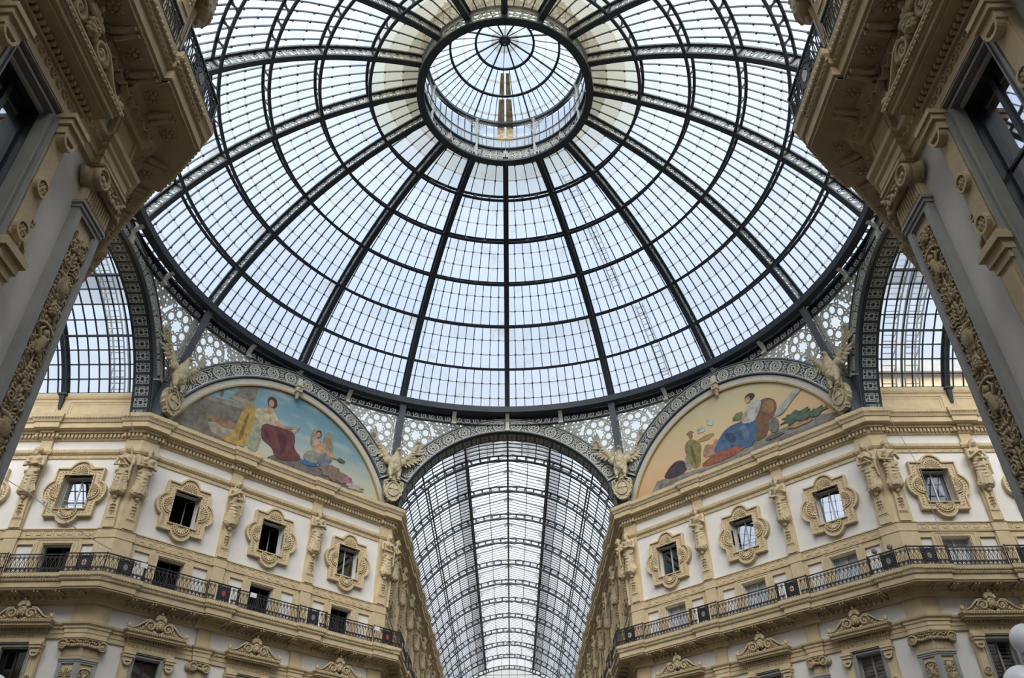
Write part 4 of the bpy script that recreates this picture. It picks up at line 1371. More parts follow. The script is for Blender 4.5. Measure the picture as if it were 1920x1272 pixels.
CA = (7.5, 8.5, 20.93, rad(30))
DA = (7.95, 8.95, 20.35, rad(32))
DIAG = (AA + HA) / math.sqrt(2)
am = [x.mesh('p', m) for x, m in zip(arch_parts(*CA, True, rad(13)), ('iron_mid', 'iron_light', 'iron', 'iron_web'))]
dm = [x.mesh('p', m) for x, m in zip(arch_parts(*DA, False, rad(16))[:2], ('iron_mid', 'iron_light'))]
for th, nm in ((0, 'over the mouth of the far arcade'), (90, 'over the mouth of the left side arm'), (-90, 'over the mouth of the right side arm'), (180, 'behind the viewer overhead')):
    root = thing('iron_arch', 'pale filigree iron arch of rosettes %s' % nm, 'arch', rotz(rad(th)) @ trans(0, AA, 22.6))
    for n_, me in zip(('arch_plate', 'rosette_band', 'soffit', 'soffit_panels'), am):
        link(n_, me, root, trans(0, 0, -22.6))
for th, nm in ((45, 'framing the blue lunette painting on the left'), (-45, 'framing the golden lunette painting on the right')):
    root = thing('iron_arch', 'pale filigree iron arch of rosettes %s' % nm, 'arch', rotz(rad(th)) @ trans(0, DIAG, 22.6))
    for n_, me in zip(('arch_plate', 'rosette_band'), dm):
        link(n_, me, root, trans(0, 0, -22.6))

# ------------------------------------------------------------------ the great dome
RI, RO, ZC = 20.65, 21.5, 20.16
PH = [rad(62.4), rad(54.3), rad(46.2), rad(38.1), rad(30.0), rad(21.9), rad(13.8)]
def sph(az, ph, r): return (-r * math.sin(ph) * math.sin(az), r * math.sin(ph) * math.cos(az), ZC + r * math.cos(ph))
dome = thing('glass_dome', 'huge dome of pale glass panes on dark iron ribs', 'dome', trans(0, 0, 29.7))
DI = trans(0, 0, -29.7)
NB = [12, 11, 10, 8, 6, 4]
def tinted(c, f, rnd, amt=0.05):
    k = 1 - rnd.random() * amt
    return (c[0] * k * f, c[1] * k * f, c[2] * k * f, 1)
def bay(row, browner):
    rnd = random.Random(row * 7 + browner)
    gl, br, lp = MB(), MB(), MB()
    p0, p1 = PH[row], PH[row + 1]
    if row == 5: p1 = rad(13.3)
    nb = NB[row]
    hw = rad(11.25)
    cols = []
    base = (1, 1, 1)
    for i in range(nb):
        a0, a1 = -hw + 2 * hw * i / nb, -hw + 2 * hw * (i + 1) / nb
        for j in range(6):
            q0, q1 = p0 + (p1 - p0) * j / 6, p0 + (p1 - p0) * (j + 1) / 6
            gl.add([sph(a0, q0, RO), sph(a1, q0, RO), sph(a1, q1, RO), sph(a0, q1, RO)], [(0, 1, 2, 3)])
            r = j // 2
            if j % 2 == 0:
                t = tinted(base, 1.0, rnd, 0.035)
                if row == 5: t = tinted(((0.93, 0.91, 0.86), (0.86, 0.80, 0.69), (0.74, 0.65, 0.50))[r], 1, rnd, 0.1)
                if row == 5 and browner: t = tinted(((0.80, 0.76, 0.62), (0.66, 0.59, 0.42), (0.42, 0.36, 0.24))[r], 1, rnd, 0.1)
                if row == 4 and r == 2: t = tinted((0.93, 0.92, 0.9), 1, rnd, 0.06)
                if r == 2 and row in (1, 3) and rnd.random() < 0.5: t = tinted((0.97, 0.95, 0.93), 1, rnd, 0.06)
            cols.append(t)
    w = 0.045
    for i in range(1, nb):
        a = -hw + 2 * hw * i / nb
        pts = [p0 + (p1 - p0) * j / 4 for j in range(5)]
        for j in range(4):
            da0, da1 = w / 2 / (RO * math.sin(pts[j])), w / 2 / (RO * math.sin(pts[j + 1]))
            v = [sph(a - da0, pts[j], RO - 0.09), sph(a + da0, pts[j], RO - 0.09), sph(a + da1, pts[j + 1], RO - 0.09), sph(a - da1, pts[j + 1], RO - 0.09),
                 sph(a - da0, pts[j], RO), sph(a + da0, pts[j], RO), sph(a + da1, pts[j + 1], RO), sph(a - da1, pts[j + 1], RO)]
            br.add(v, [(0, 1, 2, 3), (0, 4, 5, 1), (2, 6, 7, 3), (1, 5, 6, 2), (3, 7, 4, 0)])
        for k in (1, 2):
            br.ell(sph(a, p0 + (p1 - p0) * k / 3, RO - 0.09), (0.07, 0.07, 0.07), 6, 4)
    for k in (1, 2):
        q = p0 + (p1 - p0) * k / 3
        for i in range(nb):
            a0, a1 = -hw + 2 * hw * (i + 0.03) / nb, -hw + 2 * hw * (i + 0.97) / nb
            d = 0.07 / RO
            sag = 0.03 / RO * (1 if rnd.random() > 0.3 else 0)
            am_ = (a0 + a1) / 2
            v = []
            for rr in (RO - 0.025, RO - 0.01):
                v += [sph(a0, q - d / 2, rr), sph(am_, q - d / 2 + sag, rr), sph(a1, q - d / 2, rr), sph(a1, q + d / 2, rr), sph(am_, q + d / 2 + sag, rr), sph(a0, q + d / 2, rr)]
            lp.add(v, [(0, 1, 4, 5), (1, 2, 3, 4), (6, 11, 10, 7), (7, 10, 9, 8), (0, 6, 7, 1), (1, 7, 8, 2), (3, 9, 10, 4), (4, 10, 11, 5)])
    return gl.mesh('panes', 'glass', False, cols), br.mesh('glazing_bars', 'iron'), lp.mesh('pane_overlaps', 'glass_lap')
M['glass_lap'] = glass_mat('pane overlap', (0.72, 0.72, 0.69), 0.6, 0.02, attr=False)
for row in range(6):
    usual, browner = bay(row, 0), bay(row, 1)
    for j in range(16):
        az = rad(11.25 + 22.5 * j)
        g, b, l = browner if (row == 5 and math.cos(az) < 0.25) else usual  # top row on the viewer's side takes the browner pane tint
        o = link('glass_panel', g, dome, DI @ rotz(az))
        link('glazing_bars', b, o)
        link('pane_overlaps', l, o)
RM = 21.05
def rib_map(x, y, z): return sph(y / (RM * math.sin(x / RM)) if False else 0, x / RM, RI + z), y
def rib():
    fl, wb = MB(), MB()
    s0, s1 = PH[6] * RM - 0.1, PH[0] * RM
    n = 40
    def line(a, b): return [(a[0] + (b[0] - a[0]) * i / n, a[1] + (b[1] - a[1]) * i / n) for i in range(n + 1)]
    fl.ribbon(line((s0, 0.05), (s1, 0.05)), 0.11, -0.17, 0.17)
    fl.ribbon(line((s0, 0.80), (s1, 0.80)), 0.11, -0.16, 0.16)
    for k in range(7):
        s = PH[k] * RM
        fl.box(s - 0.05, s + 0.05, -0.13, 0.13, 0.05, 0.8)
        wb.box(s - 0.3, s + 0.3, -0.02, 0.02, 0.08, 0.78)
    for k in range(6):
        a, b = PH[k + 1] * RM + 0.3, PH[k] * RM - 0.3
        L = (b - a) / 3
        wb.ribbon(line((a, 0.13), (b, 0.13)), 0.06, -0.02, 0.02)
        wb.ribbon(line((a, 0.72), (b, 0.72)), 0.06, -0.02, 0.02)
        for i in range(3):
            c = a + (i + 0.5) * L
            wb.ring(c, 0.425, 0.31, 0.085, -0.02, 0.02, 18)
            wb.ring(c, 0.425, 0.1, 0.06, -0.02, 0.02, 10)
            for q in range(4):
                t = PI / 4 + q * PI / 2
                wb.ribbon([(c + 0.08 * math.cos(t), 0.425 + 0.08 * math.sin(t)), (c + 0.31 * math.cos(t), 0.425 + 0.31 * math.sin(t))], 0.09, -0.02, 0.02)
            e = c + L / 2
            if i < 2:
                for z in (0.2, 0.65):
                    wb.ring(e, z, 0.075, 0.05, -0.02, 0.02, 8)
                wb.ribbon([(e, 0.28), (e, 0.57)], 0.06, -0.02, 0.02)
    def mp(x, y, z):
        p = sph(0, x / RM, RI + z)
        return (p[0] + y, p[1], p[2])
    return fl.map(mp).mesh('rib', 'iron'), wb.map(mp).mesh('filigree_web', 'iron_web')
ribf, ribw = rib()
for j in range(16):
    o = link('rib', ribf, dome, DI @ rotz(rad(22.5 * j)))
    link('filigree_web', ribw, o)
for k in range(1, 6):
    fl, wb = MB(), MB()
    r = RM * math.sin(PH[k])
    for j in range(16):
        a0, a1 = rad(22.5 * j) + 0.17 / r, rad(22.5 * (j + 1)) - 0.17 / r
        def line(z, n=14): return [((a0 + (a1 - a0) * i / n) * r, z) for i in range(n + 1)]
        fl.ribbon(line(0.06), 0.08, -0.09, 0.09)
        fl.ribbon(line(0.72), 0.08, -0.08, 0.08)
        nc = 5 if k < 4 else 3
        for i in range(1, nc):
            c = (a0 + (a1 - a0) * i / nc) * r
            wb.prism([(c - 0.28, 0.1), (c - 0.1, 0.2), (c - 0.05, 0.39), (c - 0.1, 0.58), (c - 0.28, 0.68), (c + 0.28, 0.68), (c + 0.1, 0.58), (c + 0.05, 0.39), (c + 0.1, 0.2), (c + 0.28, 0.1)], -0.02, 0.02)
    def mp(x, y, z): return sph(x / r, PH[k] + y / RM, RI + z)
    fl.join(wb).map(mp).build('ring_truss', 'iron', dome, mw=DI)
# base ring of the dome
mb = MB()
mb.lathe([(18.1, 29.62), (18.5, 29.56), (18.5, 29.7), (18.34, 29.72), (18.34, 29.95), (18.5, 30.0), (18.5, 30.1), (18.1, 30.06), (18.1, 29.62)], 128)
mb.lathe([(19.05, 29.9), (19.5, 29.9), (19.5, 30.15), (19.05, 30.15), (19.05, 29.9)], 128)
for j in range(64):
    mb.box(-0.04, 0.04, 18.4, 19.2, 29.75, 29.95, rotz(2 * PI * (j + 0.5) / 64))
mb.build('base_ring', 'iron', dome, mw=DI)
mb = MB()
for th, s0, s1 in ((-30.5, 5.2, 2.4), (-34, 1.9, 0.2)):   # service ladders seen through the panes
    for e in (-0.25, 0.25):
        n = 16
        pp = []
        for i in range(n + 1):
            u = (s0 + (s1 - s0) * i / n)
            ph = PH[0] + (PH[6] - PH[0]) * u / 6
            pp.append(sph(rad(th) + e / (RO * math.sin(ph)), ph, RO + 0.35))
        mb.tube(pp, 0.035, 5)
    n = int((s0 - s1) * 8)
    for i in range(n):
        u = s0 + (s1 - s0) * (i + 0.5) / n
        ph = PH[0] + (PH[6] - PH[0]) * u / 6
        mb.tube([sph(rad(th) - 0.25 / (RO * math.sin(ph)), ph, RO + 0.35), sph(rad(th) + 0.25 / (RO * math.sin(ph)), ph, RO + 0.35)], 0.03, 5)
mb.build('service_ladder', 'iron_web', dome, mw=DI)

# ------------------------------------------------------------------ lantern
lan = thing('lantern', 'round glazed lantern with a small ribbed glass cap at the top of the dome', 'lantern', trans(0, 0, 39.78))
LI = trans(0, 0, -39.78)
mb = MB()
mb.lathe([(4.68, 39.78), (5.12, 39.78), (5.12, 39.93), (4.68, 39.93), (4.68, 39.78)], 96)
mb.lathe([(4.75, 41.02), (5.1, 41.02), (5.1, 41.12), (4.75, 41.12), (4.75, 41.02)], 96)
mb.build('base_ring', 'iron', lan, mw=LI)
mb = MB()
for j in range(16):
    w = MB()
    L = 4.95 * rad(22.5)
    w.box(-0.14, 0.14, -0.03, 0.03, 39.92, 41.04)
    for z in (39.97, 40.98):
        w.ribbon([(L * i / 8, z) for i in range(9)], 0.09, -0.02, 0.02)
    for c in (0.28 * L + 0.04, 0.72 * L - 0.04):
        w.ring(c, 40.475, 0.1, 0.07, -0.02, 0.02, 10)
        for q in range(4):
            t = PI / 4 + q * PI / 2
            w.ring(c + 0.27 * math.cos(t), 40.475 + 0.27 * math.sin(t), 0.19, 0.05, -0.02, 0.02, 14)
        for q in range(4):
            t = q * PI / 2
            w.ribbon([(c + 0.36 * math.cos(t), 40.475 + 0.36 * math.sin(t)), (c + 0.44 * math.cos(t), 40.475 + 0.44 * math.sin(t))], 0.12, -0.02, 0.02)
    az = rad(22.5 * j)
    mb.join(w.map(lambda x, y, z: (-4.93 * math.sin(az + x / 4.93) + y * math.sin(az), 4.93 * math.cos(az + x / 4.93) - y * math.cos(az), z)))
mb.build('quatrefoil_band', 'iron_web', lan, mw=LI)
mb = MB()
mb.lathe([(4.86, 39.95), (5.14, 39.95), (5.14, 41.0)], 64)
mb.build('band_glass', 'frost', lan, mw=LI)
mb = MB()
mb.lathe([(4.72, 41.82), (4.78, 41.82), (4.78, 41.87), (4.72, 41.87), (4.72, 41.82)], 96)
for j in range(40):
    a = 2 * PI * j / 40
    mb.tube([(4.75 * math.sin(a), 4.75 * math.cos(a), 41.1), (4.75 * math.sin(a), 4.75 * math.cos(a), 41.85)], 0.018, 5)
mb.build('parapet_rail', 'iron_mid', lan, mw=LI)
MB().lathe([(4.76, 41.12), (4.76, 41.82)], 64).build('parapet_glass', 'frost', lan, mw=LI)
for j in range(8):
    mb = MB()
    mb.tube([(0, 4.8, 39.95), (0, 4.8, 41.9), (0, 4.8, 43.45)], [0.09, 0.075, 0.07], 8)
    mb.ell((0, 4.8, 42.0), (0.12, 0.12, 0.1), 8, 6)
    mb.lathe([(0.07, 43.2), (0.14, 43.35), (0.16, 43.45)], 8, trans(0, 4.8, 0))
    o = mb.build('post', 'iron_web', lan, mw=LI @ rotz(rad(22.5 + 45 * j)))
    w = MB()
    for sx in (-1, 1):
        pts = [(sx * (0.08 + 1.35 * (1 - math.cos(PI / 2 * i / 9))), 42.15 + 1.22 * math.sin(PI / 2 * i / 9)) for i in range(10)]
        w.ribbon(pts, 0.05, -0.02, 0.02)
        for i in range(26):
            t = (i % 7 + 0.5) / 7
            x = 0.1 + 1.2 * t
            zl = 42.15 + 1.22 * math.sin(math.acos(max(0, 1 - (x - 0.08) / 1.35)))
            z = 43.35 - 0.22 * (i // 7)
            if z - 0.05 > zl:
                w.ring(sx * x, z, 0.08, 0.03, -0.015, 0.015, 8)
    w.map(lambda x, y, z: (-4.82 * math.sin(x / 4.82), 4.82 * math.cos(x / 4.82) + y, z)).build('filigree_bracket', 'iron_web', o)
MB().lathe([(4.68, 43.42), (5.0, 43.42), (5.0, 43.62), (4.68, 43.62), (4.68, 43.42)], 96).build('upper_ring', 'iron_mid', lan, mw=LI)
LP = [(5.15, 43.55), (3.35, 44.5), (1.8, 45.2), (0.8, 45.58), (0.33, 45.7)]
gl, cols, rnd = MB(), [], random.Random(3)
for i in range(64):
    a0, a1 = 2 * PI * i / 64, 2 * PI * (i + 1) / 64
    for (r0, z0), (r1, z1), c in [((5.15, 41.1), (5.15, 42.3), (1, 1, 1)), ((5.15, 42.3), (5.15, 43.55), (1, 1, 1))] + [(LP[k], LP[k + 1], (1, 1, 1) if k < 2 else ((0.86, 0.87, 0.9), (0.62, 0.6, 0.55))[k - 2]) for k in range(4)]:
        gl.add([(r0 * math.sin(a0), r0 * math.cos(a0), z0), (r0 * math.sin(a1), r0 * math.cos(a1), z0), (r1 * math.sin(a1), r1 * math.cos(a1), z1), (r1 * math.sin(a0), r1 * math.cos(a0), z1)], [(0, 1, 2, 3)])
        cols.append(tinted(c, 1, rnd, 0.04))
gl.build('panes', 'glass', lan, False, cols, LI)
mb = MB()
for i in range(64):
    m = rotz(2 * PI * (i + 0.5) / 64)
    big = i % 8 == 4
    pts = [(0, 5.1, 41.1), (0, 5.1, 43.5), (0, 3.3, 44.46)]
    if i % 2 == 0: pts += [(0, 1.77, 45.16)]
    if i % 4 == 0: pts += [(0, 0.35, 45.66)]
    mb.tube(pts, 0.03 if not big else 0.06, 4, m=m)
for (r, z), w in zip(LP[1:3], (0.07, 0.07)):
    mb.lathe([(r - w, z - 0.06), (r + w, z - 0.1), (r + w, z - 0.02), (r - w, z + 0.02), (r - w, z - 0.06)], 64)
mb.build('glazing_bars', 'iron', lan, mw=LI)
mb = MB()
for r, z in ((4.4, 43.86), (2.55, 44.82), (5.08, 42.3), (0.8, 45.54)):
    mb.lathe([(r - 0.07, z + 0.02), (r + 0.07, z - 0.03), (r + 0.07, z), (r - 0.07, z + 0.04)], 64)
mb.build('pane_overlaps', 'glass_lap', lan, mw=LI)
for (y0, z0, y1, z1) in ((5.0, 41.95, 4.99, 43.4), (4.98, 43.5, 3.5, 44.3), (3.2, 44.42, 2.0, 44.98), (-4.9, 43.5, -4.0, 44.0)):
    for sx in (-1, 1):
        mb = MB()
        mb.add([(sx * 0.06, y0, z0), (sx * (0.1 + 0.085 * abs(y0)), y0, z0), (sx * (0.1 + 0.085 * abs(y1)), y1, z1), (sx * 0.06, y1, z1),
                (sx * 0.06, y0, z0 + 0.05), (sx * (0.1 + 0.085 * abs(y0)), y0 , z0 + 0.05), (sx * (0.1 + 0.085 * abs(y1)), y1, z1 + 0.05), (sx * 0.06, y1, z1 + 0.05)],
               [(0, 1, 2, 3), (4, 7, 6, 5), (0, 4, 5, 1), (1, 5, 6, 2), (2, 6, 7, 3), (3, 7, 4, 0)])
        mb.build('rusty_board', 'rust', lan, mw=LI)
mb = MB().lathe([(0.0, 45.3), (0.16, 45.3), (0.2, 45.42), (0.36, 45.45), (0.38, 45.56), (0.0, 45.6)], 20)
for k in range(8):
    mb.ell((0.27 * math.cos(k * PI / 4), 0.27 * math.sin(k * PI / 4), 45.45), (0.05, 0.05, 0.04), 6, 4)
mb.tube([(0, 0, 45.3), (0, 0, 45.0)], 0.04, 6)
mb.build('boss', 'iron', lan, mw=LI)

# ------------------------------------------------------------------ frieze and pierced spandrels under the dome
RT, ZT = 18.85, 29.02
def frieze_map(dist, rex, zc):
    def f(u, y, z):
        psi = u / 18.5
        x = dist * math.tan(psi)
        ze = zc + math.sqrt(max(rex * rex - x * x, 0.01))
        v = max(0, min(1, (z - ze) / (ZT - ze))) if ze < ZT - 0.05 else 1
        r = dist / math.cos(psi) * (1 - v) + RT * v - y * -1
        return (-r * math.sin(psi), r * math.cos(psi), z)
    return f
def fr_panel(dist, arch):
    rin, rex, zc, a0 = arch
    bk, sc, lat, gl = MB(), MB(), MB(), MB()
    U = 18.5 * rad(22.5)
    for sx in (-1, 1):
        n = 14
        for e0, e1 in ((0.1, U / 2 - 0.1), (U / 2 + 0.1, U - 0.25)):
            c = 6
            for i in range(c):
                t = (i + 0.5) / c
                x = e0 + (e1 - e0) * t
                sc.ribbon(spiral(sx * x, 29.26, 0.03, 0.215, -PI / 2, 1.35, 20, sx), 0.06, -0.05, 0.02)
                sc.ribbon([(sx * (x - 0.02), 29.09), (sx * (x + (e1 - e0) / c * 0.5), 29.06), (sx * (x + (e1 - e0) / c * 0.9), 29.14)], 0.045, -0.04, 0.02)
    m_f = lambda u, y, z: (-(RT + y) * math.sin(u / 18.5), (RT + y) * math.cos(u / 18.5), z)
    sc.map(m_f)
    bk.ribbon([(U * (i - 16) / 16, 29.25) for i in range(33)], 0.56, 0.03, 0.09)
    bk.ribbon([(U * (i - 16) / 16, 28.98) for i in range(33)], 0.07, -0.12, 0.1)
    bk.ribbon([(U * (i - 16) / 16, 29.55) for i in range(33)], 0.05, -0.2, 0.25)
    bk.map(m_f)
    # pierced panels
    def inside(u, z):
        x = dist * math.tan(abs(u) / 18.5)
        if abs(u) > U - 0.12 or z > ZT: return False
        return z > zc + math.sqrt(max(rex * rex - x * x, 0)) - 0.06
    def keep(mb2, dst):
        for f in mb2.f:
            c = [sum(mb2.v[i][k] for i in f) / len(f) for k in (0, 2)]
            if inside(*c):
                o = len(dst.v)
                dst.v += [mb2.v[i] for i in f]
                dst.f.append(tuple(range(o, o + len(f))))
    for sx in (-1, 1):
        t = MB()
        cu, cz, R0 = sx * (U - 1.25), 27.93, 0.98
        t.ring(cu, cz, R0, 0.09, -0.02, 0.02, 36)
        for k in range(8):
            a = k * PI / 4 + PI / 8
            pc = (cu + 0.66 * math.cos(a), cz + 0.66 * math.sin(a))
            t.ring(pc[0], pc[1], 0.235, 0.075, -0.02, 0.02, 14)
            b = a + PI / 8
            t.ring(cu + 0.86 * math.cos(b), cz + 0.86 * math.sin(b), 0.075, 0.06, -0.02, 0.02, 8)
            t.ring(cu + 1.13 * math.cos(b), cz + 1.13 * math.sin(b), 0.11, 0.07, -0.02, 0.02, 8)
            t.ribbon([(cu + 0.42 * math.cos(b), cz + 0.42 * math.sin(b)), (cu + 0.8 * math.cos(b), cz + 0.8 * math.sin(b))], 0.07, -0.02, 0.02)
        st = []
        for k in range(16):
            a = k * PI / 8 + PI / 8
            rr = 0.42 if k % 2 == 0 else 0.3
            st.append((cu + rr * math.cos(a), cz + rr * math.sin(a)))
        t.ribbon(st, 0.07, -0.02, 0.02, True)
        # small circles and curls over the rest
        for i in range(60):
            for j in range(20):
                u = sx * (0.15 + i * 0.27 + (0.135 if j % 2 else 0))
                z = ZT - 0.15 - j * 0.235
                if abs(u) > U: continue
                d = math.hypot(u - cu, z - cz)
                if d < R0 + 0.22 or not inside(u, z): continue
                t.ring(u, z, 0.11, 0.065, -0.02, 0.02, 9)
                if (i + j) % 3 == 0: t.ring(u, z, 0.045, 0.035, -0.02, 0.02, 6)
        for z in (ZT - 0.03,):
            t.ribbon([(sx * U * i / 40, z) for i in range(41)], 0.05, -0.03, 0.03)
        t.ribbon([(sx * (U - 0.3), ZT - 0.1 * i) for i in range(45)], 0.06, -0.03, 0.03)
        keep(t, lat)
    fm = frieze_map(dist, rex, zc)
    lat.map(fm)
    nn = 24
    gv, gf = [], []
    for i in range(nn + 1):
        u = -U + 2 * U * i / nn
        x = dist * math.tan(abs(u) / 18.5)
        ze = min(zc + math.sqrt(max(rex * rex - x * x, 0)) - 0.05, ZT - 0.02)
        gv += [fm(u, 0.12, ze), fm(u, 0.12, ZT)]
        if i: gf.append((2 * i - 2, 2 * i, 2 * i + 1, 2 * i - 1))
    gl.add(gv, gf)
    return bk, sc, lat, gl
for th0, dist, arch in ((0, AA, CA), (45, DIAG, DA)):
    bk, sc, lat, gl = fr_panel(dist, arch)
    ms = [bk.mesh('frieze_plate', 'iron'), sc.mesh('running_scroll', 'iron_light'), lat.mesh('pierced_panel', 'iron_light'), gl.mesh('frosted_glass', 'frost')]
    names = {0: 'far arcade arch', 90: 'left side arm arch', 180: 'rear arch behind the viewer', 270: 'right side arm arch', 45: 'blue lunette painting', 315: 'golden lunette painting', 135: 'near left corner wall', 225: 'near right corner wall'}
    for k in range(4):
        th = (th0 + 90 * k) % 360
        root = thing('spandrel', 'pierced pale iron spandrels and scroll frieze above the %s' % names[th], 'spandrel', rotz(rad(th)) @ trans(0, 0, 25))
        for n_, me in zip(('frieze_plate', 'running_scroll', 'pierced_panel', 'frosted_glass'), ms):
            link(n_, me, root, trans(0, 0, -25))
        # small curved brackets that carry the ring
        mb = MB()
        for e in (-11.25, 0, 11.25):
            pts = [(0, 18.82, 28.95 if e else 28.6), (0, 18.72, 29.2), (0, 18.5, 29.45), (0, 18.28, 29.6)]
            for a, b in zip(pts, pts[1:]):
                mb.add([(-0.13, a[1], a[2]), (0.13, a[1], a[2]), (0.13, b[1], b[2]), (-0.13, b[1], b[2]), (-0.13, a[1] + 0.16, a[2]), (0.13, a[1] + 0.16, a[2]), (0.13, b[1] + 0.16, b[2]), (-0.13, b[1] + 0.16, b[2])],
                       [(0, 1, 2, 3), (4, 7, 6, 5), (0, 4, 5, 1), (1, 5, 6, 2), (2, 6, 7, 3), (3, 7, 4, 0)], rotz(rad(e)))
            mb.box(-0.16, 0.16, 18.6, 18.95, 28.85 if e else 28.5, 28.98 if e else 28.65, rotz(rad(e)))
            if not e: mb.box(-0.13, 0.13, dist - 0.22, dist + 0.1, arch[2] + arch[0] + 0.02, 28.95)
        mb.build('bracket', 'iron_light', root, mw=trans(0, 0, -25))

# struts from the dome ring down to the corners
mb, wb = MB(), MB()
for d, w in ((0, 0.42), (0.75, 0.36)):
    a, b = (18.3 + d, 29.72), (19.75 + d * 0.75, 24.9)
    for p, q in ((a, b),):
        v = []
        for pt in (p, q):
            for x in (-w / 2, w / 2):
                for e in (0, 0.12):
                    v.append((x, pt[0] + e, pt[1]))
        mb.add(v, [(0, 1, 3, 2), (4, 6, 7, 5), (0, 4, 5, 1), (2, 3, 7, 6), (0, 2, 6, 4), (1, 5, 7, 3)])
mb.box(-0.3, 0.3, 19.6, 20.5, 22.6, 24.95)
for i in range(6):
    t = (i + 0.6) / 6.4
    c = MB().ring(0, 0, 0.27, 0.08, -0.02, 0.02, 12).ring(0, 0, 0.09, 0.05, -0.02, 0.02, 8)
    wb.join(c, trans(0, 18.3 + 1.45 * t + 0.4, 29.72 - 4.8 * t) @ rotz(PI / 2))
st_a, st_b = mb.mesh('flanges', 'iron_mid'), wb.mesh('filigree_web', 'iron_web')
VN = [(22.3, 'between the far arcade and the blue lunette'), (67.7, 'between the blue lunette and the left side arm'), (-22.3, 'between the far arcade and the golden lunette'), (-67.7, 'between the golden lunette and the right side arm'),
      (111.2, 'behind the near left corner'), (158.8, 'rear left behind the viewer'), (-111.2, 'behind the near right corner'), (-158.8, 'rear right behind the viewer')]
for az, nm in VN:
    root = thing('corner_strut', 'iron strut rising to the dome ring %s' % nm, 'strut', rotz(rad(az)))
    link('flanges', st_a, root); link('filigree_web', st_b, root)

